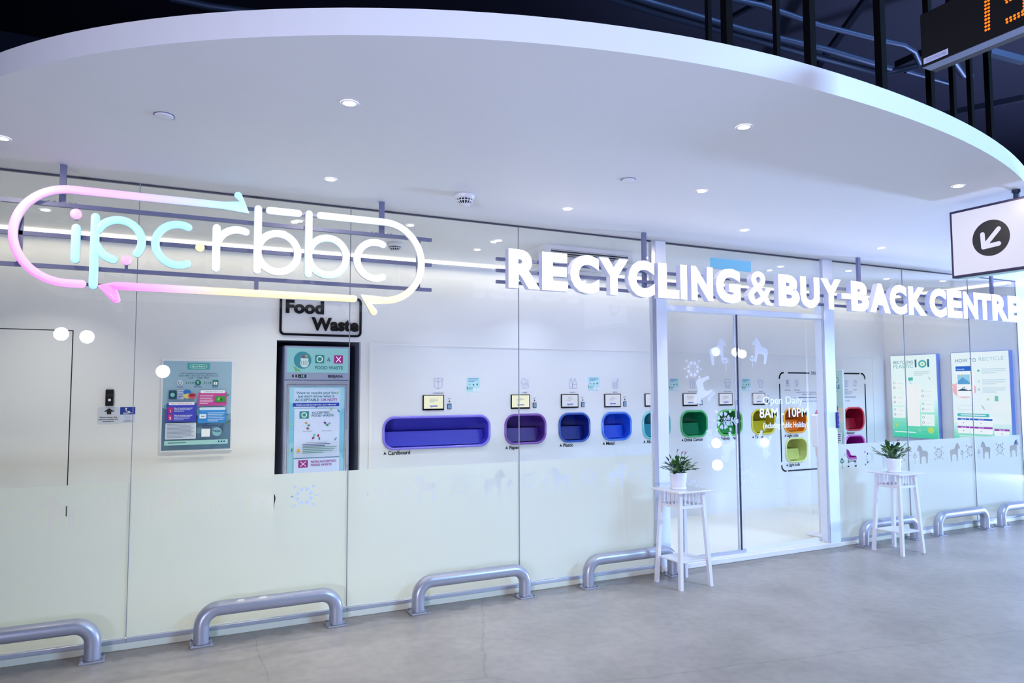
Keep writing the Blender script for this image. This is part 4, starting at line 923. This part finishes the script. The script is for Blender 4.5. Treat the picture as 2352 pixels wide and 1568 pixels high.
for k in range(3): mb.box((AX0+.06, AY0-.012, ZC-.100+k*.022), (AX1-.06, AY0-.0045, ZC-.094+k*.022), WPLAST)
mb.build('air_outlet', o)
o = thing('hanging_panel', (5.1, .45, ZC), 'pale blue translucent hanging panel above the left door leaf, inside', 'sign')
p0 = at(1630, 580, 1, .45); p1 = at(1724, 625, 1, .45)
ACR = mat('blue_acrylic', (120,195,225), .15, emit=(120,195,225), es=.15)
MB().bbox((p0.x, .44, p1.z), (p1.x, .452, p0.z), ACR, .003).build('panel', o)
mb = MB(); mb.box((p0.x-.03, .43, p0.z+.001), (p1.x+.03, .462, p0.z+.02), WPLAST)
for x in (p0.x+.05, p1.x-.05): mb.tube([(x, .446, p0.z+.02), (x, .446, ZC-.001)], .006, CHROME, 8)
mb.build('bracket', o)
# standing info panel right of the door post
o = thing('info_stand', (7.78, .95, ZI), 'tall green information panel seen edge-on just right of the door post', 'stand')
SX = 7.86
MB().bbox((SX, 1.0, ZI+.02), (SX+.03, 1.30, 1.88), mat('stand_edge', (200,214,214), .4), .003).build('panel', o)
fl = Flat((SX-.0005, 1.298, 1.875), (0,-1,0), (0,0,1), (-1,0,0), .296, 1.80)
fl.rect(0,0,1,1,ink((178,206,200))); fl.poly([(0,.30),(1,.26),(1,.36),(0,.42)],ink((222,206,190))); fl.ring(rrect(.2*.296,-.09*1.8,.8*.296,-.05*1.8,.02), rrect(.22*.296,-.088*1.8,.78*.296,-.052*1.8,.018), TQ); fl.text('RECYCLE',.5,.13,.026,TQ,w=.7,al='c',bold=.02); fl.lines(.3,.145,.7,1,.02,TG,.5,1)
fl.circ(.5,.27,.07,TG); fl.text('T',.5,.29,.04,WH,al='c',bold=.03); fl.lines(.3,.32,.7,2,.015,TQ,.4); fl.rect(.1,.44,.45,.53,WH); fl.rect(.55,.44,.9,.53,WH); fl.lines(.15,.45,.40,5,.014,NV,.4); fl.lines(.60,.45,.85,5,.014,NV,.4); fl.rect(0,.55,1,1,ink((70,150,150)))
fl.build('printed_face', o)
MB().bbox((SX-.1, 1.02, ZI), (SX+.13, 1.28, ZI+.02), CHROME, .003).build('base', o)
b = at(1886, 1228, 2, ZI)
o = thing('dispenser_stand', (b.x, b.y, ZI), 'slim white dispenser stand on a round base, left of the right door post', 'stand')
bx, by = b.x, b.y
MB().lathe((bx, by, ZI), [(.001,.0),(.15,.0),(.15,.008),(.14,.014),(.03,.018),(.001,.018)], WPLAST, 32).build('base', o)
MB().tube([(bx, by, ZI+.015), (bx, by, 1.0)], .018, WPLAST, 12).build('pole', o)
MB().bbox((bx-.055, by-.05, 1.0), (bx+.075, by+.05, 1.36), WPLAST, .015).build('dispenser', o)
MB().bbox((bx-.012, by-.054, 1.17), (bx+.002, by-.0505, 1.32), mat('blue_window', (110,150,210), .3), .001).build('level_window', o)
mb = MB(); vs, fs = fill2d([rrect(bx-.0, 1.37, bx+.13, 1.62, .02)], .006); mb.add([(x, by-z, y) for x, y, z in vs], fs, mat('card_pink', (226,205,200), .5)); mb.lay = 0; mb.build('card', o)
# access reader on door post
o = thing('access_reader', (6.44, -.03, 1.23), 'narrow dark blue access reader on the right door post', 'card reader')
MB().bbox((6.462, -.045, 1.225), (6.488, -.0205, 1.392), mat('reader_blue', (24,34,120), .25), .003).build('body', o)
mb = MB()
for z in (1.36, 1.31, 1.26): mb.box((6.471, -.0462, z), (6.480, -.0452, z+.008), lit((140,170,255), .8))
mb.build('key_light', o)

# ================================================================ GUARD RAILS
def make_rail(x0, x1, y=-.127):
    o = thing('guard_rail', ((x0+x1)/2, y, 0), '', 'guard rail', 'steel pipe guard rails along the glass front')
    r = .047; R = .105; zc = .218
    pts = [(x0, y, .012), (x0, y, zc-R)]+[(x0+R-R*math.cos(t), y, zc-R+R*math.sin(t)) for t in [PI/2*i/10 for i in range(1, 11)]]+[(x1-R+R*math.sin(t), y, zc-R+R*math.cos(t)) for t in [PI/2*i/10 for i in range(0, 11)]]+[(x1, y, .012)]
    MB().tube(pts, r, STEEL, 24).build('pipe', o)
    for x in (x0, x1):
        p = MB().bbox((x-.068, y-.062, 0), (x+.068, y+.062, .010), STEEL, .002).build('foot_plate', o)
        for dx in (-.056, .056):
            for dy in (-.050, .050):
                b = MB(); b.tube([(x+dx, y+dy, .010), (x+dx, y+dy, .018)], .0085, BOLTM, 6, smooth=False); b.tube([(x+dx, y+dy, .018), (x+dx, y+dy, .028)], .0045, BOLTM, 8); b.build('bolt', p)
    return o
RL = [(-1.15,-.265,'steel guard rail cut off by the left picture edge'), (.345,1.215,'steel guard rail below the Food Waste cabinet, second from the left'), (1.82,2.71,'steel guard rail in the middle, below the paper chute'),
      (3.305,4.19,'steel guard rail whose right foot stands behind the nearer white plant stand'), (6.70,7.52,'steel guard rail behind the farther white plant stand'), (7.93,8.80,'steel guard rail right of the farther plant stand'), (9.13,10.0,'steel guard rail cut off by the right picture edge')]
for x0, x1, l in RL: make_rail(x0, x1)['label'] = l

# ================================================================ PLANT STANDS AND PLANTS
def make_stand(cx, cy, hgt, label):
    o = thing('plant_stand', (cx, cy, 0), label, 'plant stand', 'tall white slatted plant stands')
    T = .185; top = hgt
    MB().bbox((cx-T, cy-T, top-.016), (cx+T, cy+T, top), LACQ, .004).build('table_top', o)
    tt, tb, lw = .118, .158, .0155
    for sx in (-1, 1):
        for sy in (-1, 1):
            mb = MB(); a = Vector((cx+sx*tb, cy+sy*tb, 0)); b = Vector((cx+sx*tt, cy+sy*tt, top-.0165))
            vs = [p+Vector((dx*lw, dy*lw, 0)) for p in (a, b) for dx, dy in ((-1,-1),(1,-1),(1,1),(-1,1))]
            mb.add(vs, [(3,2,1,0),(4,5,6,7),(0,1,5,4),(1,2,6,5),(2,3,7,6),(3,0,4,7)], LACQ); mb.build('leg', o)
    def e(z): return tt+(tb-tt)*(1-z/top)
    zr = top-.135; a = e(zr)-lw
    for ax in (0, 1):
        for sg in (-1, 1):
            mb = MB(); c = sg*e(zr)
            if ax == 0: mb.box((cx-a, cy+c-.009, zr-.012), (cx+a, cy+c+.009, zr+.012), LACQ)
            else: mb.box((cx+c-.009, cy-a, zr-.012), (cx+c+.009, cy+a, zr+.012), LACQ)
            mb.build('apron_rail', o)
            for k in (-1.5, -.5, .5, 1.5):
                q = k*.044; mb = MB(); d = sg*e(zr+.06)
                if ax == 0: mb.box((cx+q-.0055, cy+d-.004, zr+.012), (cx+q+.0055, cy+d+.004, top-.0165), LACQ)
                else: mb.box((cx+d-.004, cy+q-.0055, zr+.012), (cx+d+.004, cy+q+.0055, top-.0165), LACQ)
                mb.build('slat', o)
    zs = .215; a = e(zs)-.004
    MB().bbox((cx-a, cy-a, zs-.007), (cx+a, cy+a, zs+.007), LACQ, .003).build('shelf', o)
    return o
st1 = make_stand(4.08, -.40, .795, 'white plant stand nearer the camera, left of the sliding doors')
st2 = make_stand(6.80, -.44, .795, 'white plant stand farther away, right of the sliding doors')
POT = mat('white_ceramic', (232,232,240), .12, coat=.5); SOIL = mat('dark_soil', (38,26,22), .9, bump=.4, bscale=60)
LF = [mat('leaf_green', (40,92,38), .35, var=.2, bscale=20), mat('leaf_dark', (22,60,30), .35, var=.2, bscale=20), mat('leaf_lime', (88,130,60), .35)]
SPATHE = mat('spathe_pink', (190,60,90), .35); SPADIX = mat('spadix_dark', (90,20,50), .5); STEMM = mat('stem_green', (60,96,48), .5)
def make_plant(cx, cy, z, r0, hp, seed, nl, spread, label, flowers):
    rnd = random.Random(seed); o = thing('potted_anthurium', (cx, cy, z), label, 'potted plant', 'potted flowering plants on the stands')
    MB().lathe((cx, cy, z), [(.001,.001),(r0*.86,.001),(r0*.90,.006),(r0*.90,.02),(r0*.80,.022),(r0*.82,.024),(r0,hp-.004),(r0*.99,hp),(r0*.93,hp),(r0*.92,hp-.012),(r0*.9,hp-.02)], POT, 40).build('pot', o)
    MB().lathe((cx, cy, z), [(.001,hp-.013),(r0*.6,hp-.011),(r0*.915,hp-.015)], SOIL, 24).build('soil', o)
    def leaf(mb, base, d, ln, wd, m, droop=.5):
        d = d.normalized(); side = d.cross(Vector((0,0,1)));
        if side.length < .1: side = Vector((1,0,0))
        side.normalize(); up = side.cross(d); vs = []; n = 7
        for i in range(n):
            t = i/(n-1); w_ = wd*math.sin(PI*min(1, t*.93+.07))**.8*(1-.35*t); c = base+d*(ln*t)-Vector((0,0,1))*(ln*droop*t*t)
            vs += [c-side*w_+up*w_*.25, c-up*.15*w_, c+side*w_+up*w_*.25]
        fs = []
        for i in range(n-1): fs += [(i*3,i*3+1,i*3+4,i*3+3),(i*3+1,i*3+2,i*3+5,i*3+4)]
        mb.add(vs, fs, m, True)
    zt = z+hp-.012
    for k in range(nl):
        a = rnd.uniform(0, 2*PI); el = rnd.uniform(.25, 1.35); ln = rnd.uniform(.05, .13)*spread; b0 = Vector((cx+rnd.uniform(-.5,.5)*r0, cy+rnd.uniform(-.5,.5)*r0, zt))
        d = Vector((math.cos(a)*math.cos(el), math.sin(a)*math.cos(el), math.sin(el))); tip = b0+d*ln; tip.z = max(tip.z, zt+.012)
        mb = MB(); mid = (b0+tip)/2+Vector((0,0,.01)); mb.tube([b0, mid, tip], .0016, STEMM, 5)
        d2 = Vector((d.x, d.y, d.z*.3+rnd.uniform(-.15,.75))); leaf(mb, tip, d2, rnd.uniform(.045,.07)*spread, rnd.uniform(.015,.024), rnd.choice((LF[0],LF[0],LF[1],LF[1],LF[2])), rnd.uniform(0,.35)); mb.build('leaf', o)
    for (dx, dy, hh, sz) in flowers:
        b0 = Vector((cx+dx*.3, cy+dy*.3, zt)); tip = Vector((cx+dx, cy+dy, zt+hh)); mb = MB(); mb.tube([b0, (b0+tip)/2+Vector((dx*.1,0,.01)), tip], .0018, STEMM, 6)
        leaf(mb, tip, Vector((dx*3+.2, dy-.4, .6)), sz, sz*.33, SPATHE, .1); mb.tube([tip, tip+Vector((.004,-.004,sz*.6))], [.0035,.002], SPADIX, 6); mb.build('flower', o)
    return o
make_plant(4.03, -.42, .795, .073, .142, 3, 84, 1.0, 'upright green anthurium with dark pink blooms in a white pot on the nearer stand', ((-.01,0,.185,.035),(.03,-.01,.165,.04),(.075,0,.16,.04)))
make_plant(6.75, -.46, .795, .073, .142, 11, 66, 1.2, 'spreading green anthurium with two thin red blooms in a white pot on the farther stand', ((-.06,0,.17,.025),(.06,-.01,.18,.03),(.02,.01,.16,.018)))

# ================================================================ HANGING SIGNS
o = thing('arrow_sign', (5.3, -2.48, ZC), 'backlit white hanging sign with an arrow in a black disc', 'sign')
SXA = 5.30; y0, y1, z0, z1 = -3.05, -2.03, 2.450, 2.948
FRM = mat('sign_frame_dark', (60,58,90), .35, metal=.6)
MB().bbox((SXA, y0, z0), (SXA+.07, y1, z1), FRM, .004).build('case', o)
fl = Flat((SXA-.0006, y1-.018, z1-.018), (0,-1,0), (0,0,1), (-1,0,0), y1-y0-.036, z1-z0-.036)
AW = lit((214,216,238), .78)
fl.rect(0,0,1,1,AW); pc = at(2276, 546, 0, SXA); uu = (y1-.018-pc.y)/(y1-y0-.036); vv = (z1-.018-pc.z)/(z1-z0-.036)
rd = .128; fl.circ(uu, vv, rd, mat('black_disc', (22,24,34), .4), n=48)
def seg(ax, az, bx_, bz, w_):
    n_ = 8; d = Vector((bx_-ax, bz-az)).normalized(); a = math.atan2(d.y, d.x)
    pts = [(bx_+w_*math.cos(a-PI/2+PI*i/n_), bz+w_*math.sin(a-PI/2+PI*i/n_)) for i in range(n_+1)]+[(ax+w_*math.cos(a+PI/2+PI*i/n_), az+w_*math.sin(a+PI/2+PI*i/n_)) for i in range(n_+1)]
    fl.met(pts, uu, vv, AW)
seg(-.052,-.058,.055,.055,.016); seg(-.052,-.058,-.056,.035,.016); seg(-.052,-.058,.052,-.05,.016)
fl.build('lit_face', o)
MB().box((SXA+.02, y0+.1, z0-.012), (SXA+.05, y1-.06, z0-.0005), lit((170,215,235), .5)).build('underside_light', o)
mb = MB(); mb.tube([(SXA+.035, -2.48, z1), (SXA+.035, -2.48, ZC-.001)], .018, PIPEM, 14); mb.tube([(SXA+.035, -2.48, ZC-.02), (SXA+.035, -2.48, ZC-.001)], .026, PIPEM, 14); mb.build('hanger', o)

o = thing('led_display', (3.0, -3.6, 3.27), 'black hanging display with glowing orange dotted digits at the top right corner', 'display')
XL = 3.0; y1 = -3.36; y0 = -4.3; z0, z1 = 3.045, 3.285
MB().bbox((XL, y0, z0), (XL+.10, y1, z1), BLACK, .003).build('case', o)
MB().box((XL-.001, y0, z0-.002), (XL+.055, y1-.004, z0-.0005), mat('case_underside', (120,130,160), .4, metal=.3)).build('bottom_trim', o)
OR = mat('orange_led', (255,90,10), .4, emit=(255,110,20), es=1.6)
mb = MB()
def ledline(u0, v0, u1, v1, n, wd=2):
    A = at(u0, v0, 0, XL); B = at(u1, v1, 0, XL); d = (B-A).normalized(); nn = d.cross(Vector((1,0,0)))
    for k in range(n):
        for j in range(wd):
            c = A+(B-A)*(k/(n-1))+nn*((j-.5)*.012); r = .0055
            mb.add([(XL-.001, c.y+r*math.cos(t), c.z+r*math.sin(t)) for t in [2*PI*q/6 for q in range(6)]], [(5,4,3,2,1,0)], OR)
ledline(2267, -38, 2268, 68, 14); ledline(2313, 48, 2349, 30, 5); ledline(2312, 2, 2338, -14, 4); ledline(2356, -10, 2356, 20, 5)
mb.build('lit_digits', o)
A = at(2122, 145, 0, XL); B = at(2178, 113, 0, XL)
fl = Flat((XL-.0008, A.y, B.z+.004), (0,-1,0), (0,0,1), (-1,0,0), A.y-B.y, .026)
fl.rect(0,0,1,1, ink((200,205,235))); fl.text('TCEXHWM/ZC-09SJ', .5,.72,.42, ink((120,125,160)), w=.8, al='c'); fl.build('asset_label', o)
mb = MB(); mb.tube([(XL+.05, y1-.12, z1), (XL+.05, y1-.12, 6.39)], .012, PIPEM, 8); mb.tube([(XL+.05, y0+.15, z1), (XL+.05, y0+.15, 6.39)], .012, PIPEM, 8); mb.build('suspension_rod', o)

# ================================================================ OVERHEAD: conduits, hangers
ZP = 4.6
def conduit(pts, r, label, z=ZP, m=PIPEM):
    P = [at(u, v, 2, z) for u, v in pts]; o = tag(MB().tube(P, r, m, 12).build('conduit', None, org=P[0]), label, 'pipe', 'conduits under the dark hall ceiling'); return o
conduit([(1300,-58),(1502,8),(1713,70),(1895,113),(2045,157)], .030, 'upper of the two long parallel conduits above the soffit')
conduit([(1290,-42),(1502,27),(1713,85),(1895,135),(2030,170),(2068,160),(2112,150)], .030, 'lower long parallel conduit, bending towards the display')
conduit([(1600,-20),(1750,12),(1880,57),(2020,92),(2075,103),(2100,118),(2112,145)], .024, 'thin conduit curving down behind the left end of the display')
conduit([(2080,163),(2140,180),(2190,194)], .022, 'short shiny conduit stub under the display')
conduit([(390,-5),(480,15),(590,30)], .03, 'short conduit piece above the soffit at the upper left')
conduit([(2190,140),(2212,172),(2230,175)], .03, 'silvery conduit elbow between the hanger rods')
def bar3(u0, v0, u1, v1, wd, nm, label, cat, grp, z=5.2, m=None):
    A = at(u0, v0, 2, z); B = at(u1, v1, 2, z); o = tag(MB().tube([A, B], wd, m or DARKSTEEL, 4, smooth=False).build(nm, None, org=A), label, cat, grp); return o
bar3(2060,150,2352,20,.05,'cable_tray','dark tray running under the display toward the right picture edge','cable tray',None, 5.0)
bar3(1640,60,1830,-40,.03,'cable','thin dark cable crossing the ceiling above the conduits','cable',None, 5.6)
bar3(1850,190,2010,-30,.05,'ceiling_beam','dark slanting beam on the hall ceiling','beam',None, 6.0)
bar3(2040,290,2352,225,.05,'ceiling_beam','dark beam low on the right behind the hanger rods','beam',None, 5.2)
bar3(2270,118,2352,140,.035,'channel_bar','short galvanised channel bar hanging below the display','bar',None, 4.2, PIPEM)
ROD = mat('black_rod', (4,4,7), .8, spec=.1)
for (u, vt, vb, wd, l) in ((1672,0,105,.018,'thin black hanger rod standing on the soffit above the word LING'), (1715,-10,120,.032,'thick black hanger post, first from the left above the soffit'), (1910,-10,172,.034,'thick black hanger post in the middle above the soffit'), (1832,60,150,.02,'short dark hanger rod left of the middle post'),
                       (2075,-10,222,.034,'thick black hanger post left of the display'), (2188,160,272,.028,'black hanger post just below the display'), (2240,170,292,.022,'slim black hanger post right of the conduit elbow'), (2280,170,322,.022,'slim black hanger post, second from the right'), (2322,150,372,.03,'blue-black hanger post at the right picture edge')):
    f = at(u, vb, 2, ZC+.14); f.y += .12; wd *= .6
    tag(MB().box((f.x-wd, f.y-wd, ZC+.111), (f.x+wd, f.y+wd, 6.39), ROD).build('hanger_post', None, org=(f.x, f.y, ZC+.111)), l, 'hanger', 'hanger posts above the soffit')

for ob in list(bpy.data.objects):
    if '_o' in ob.keys(): del ob['_o']
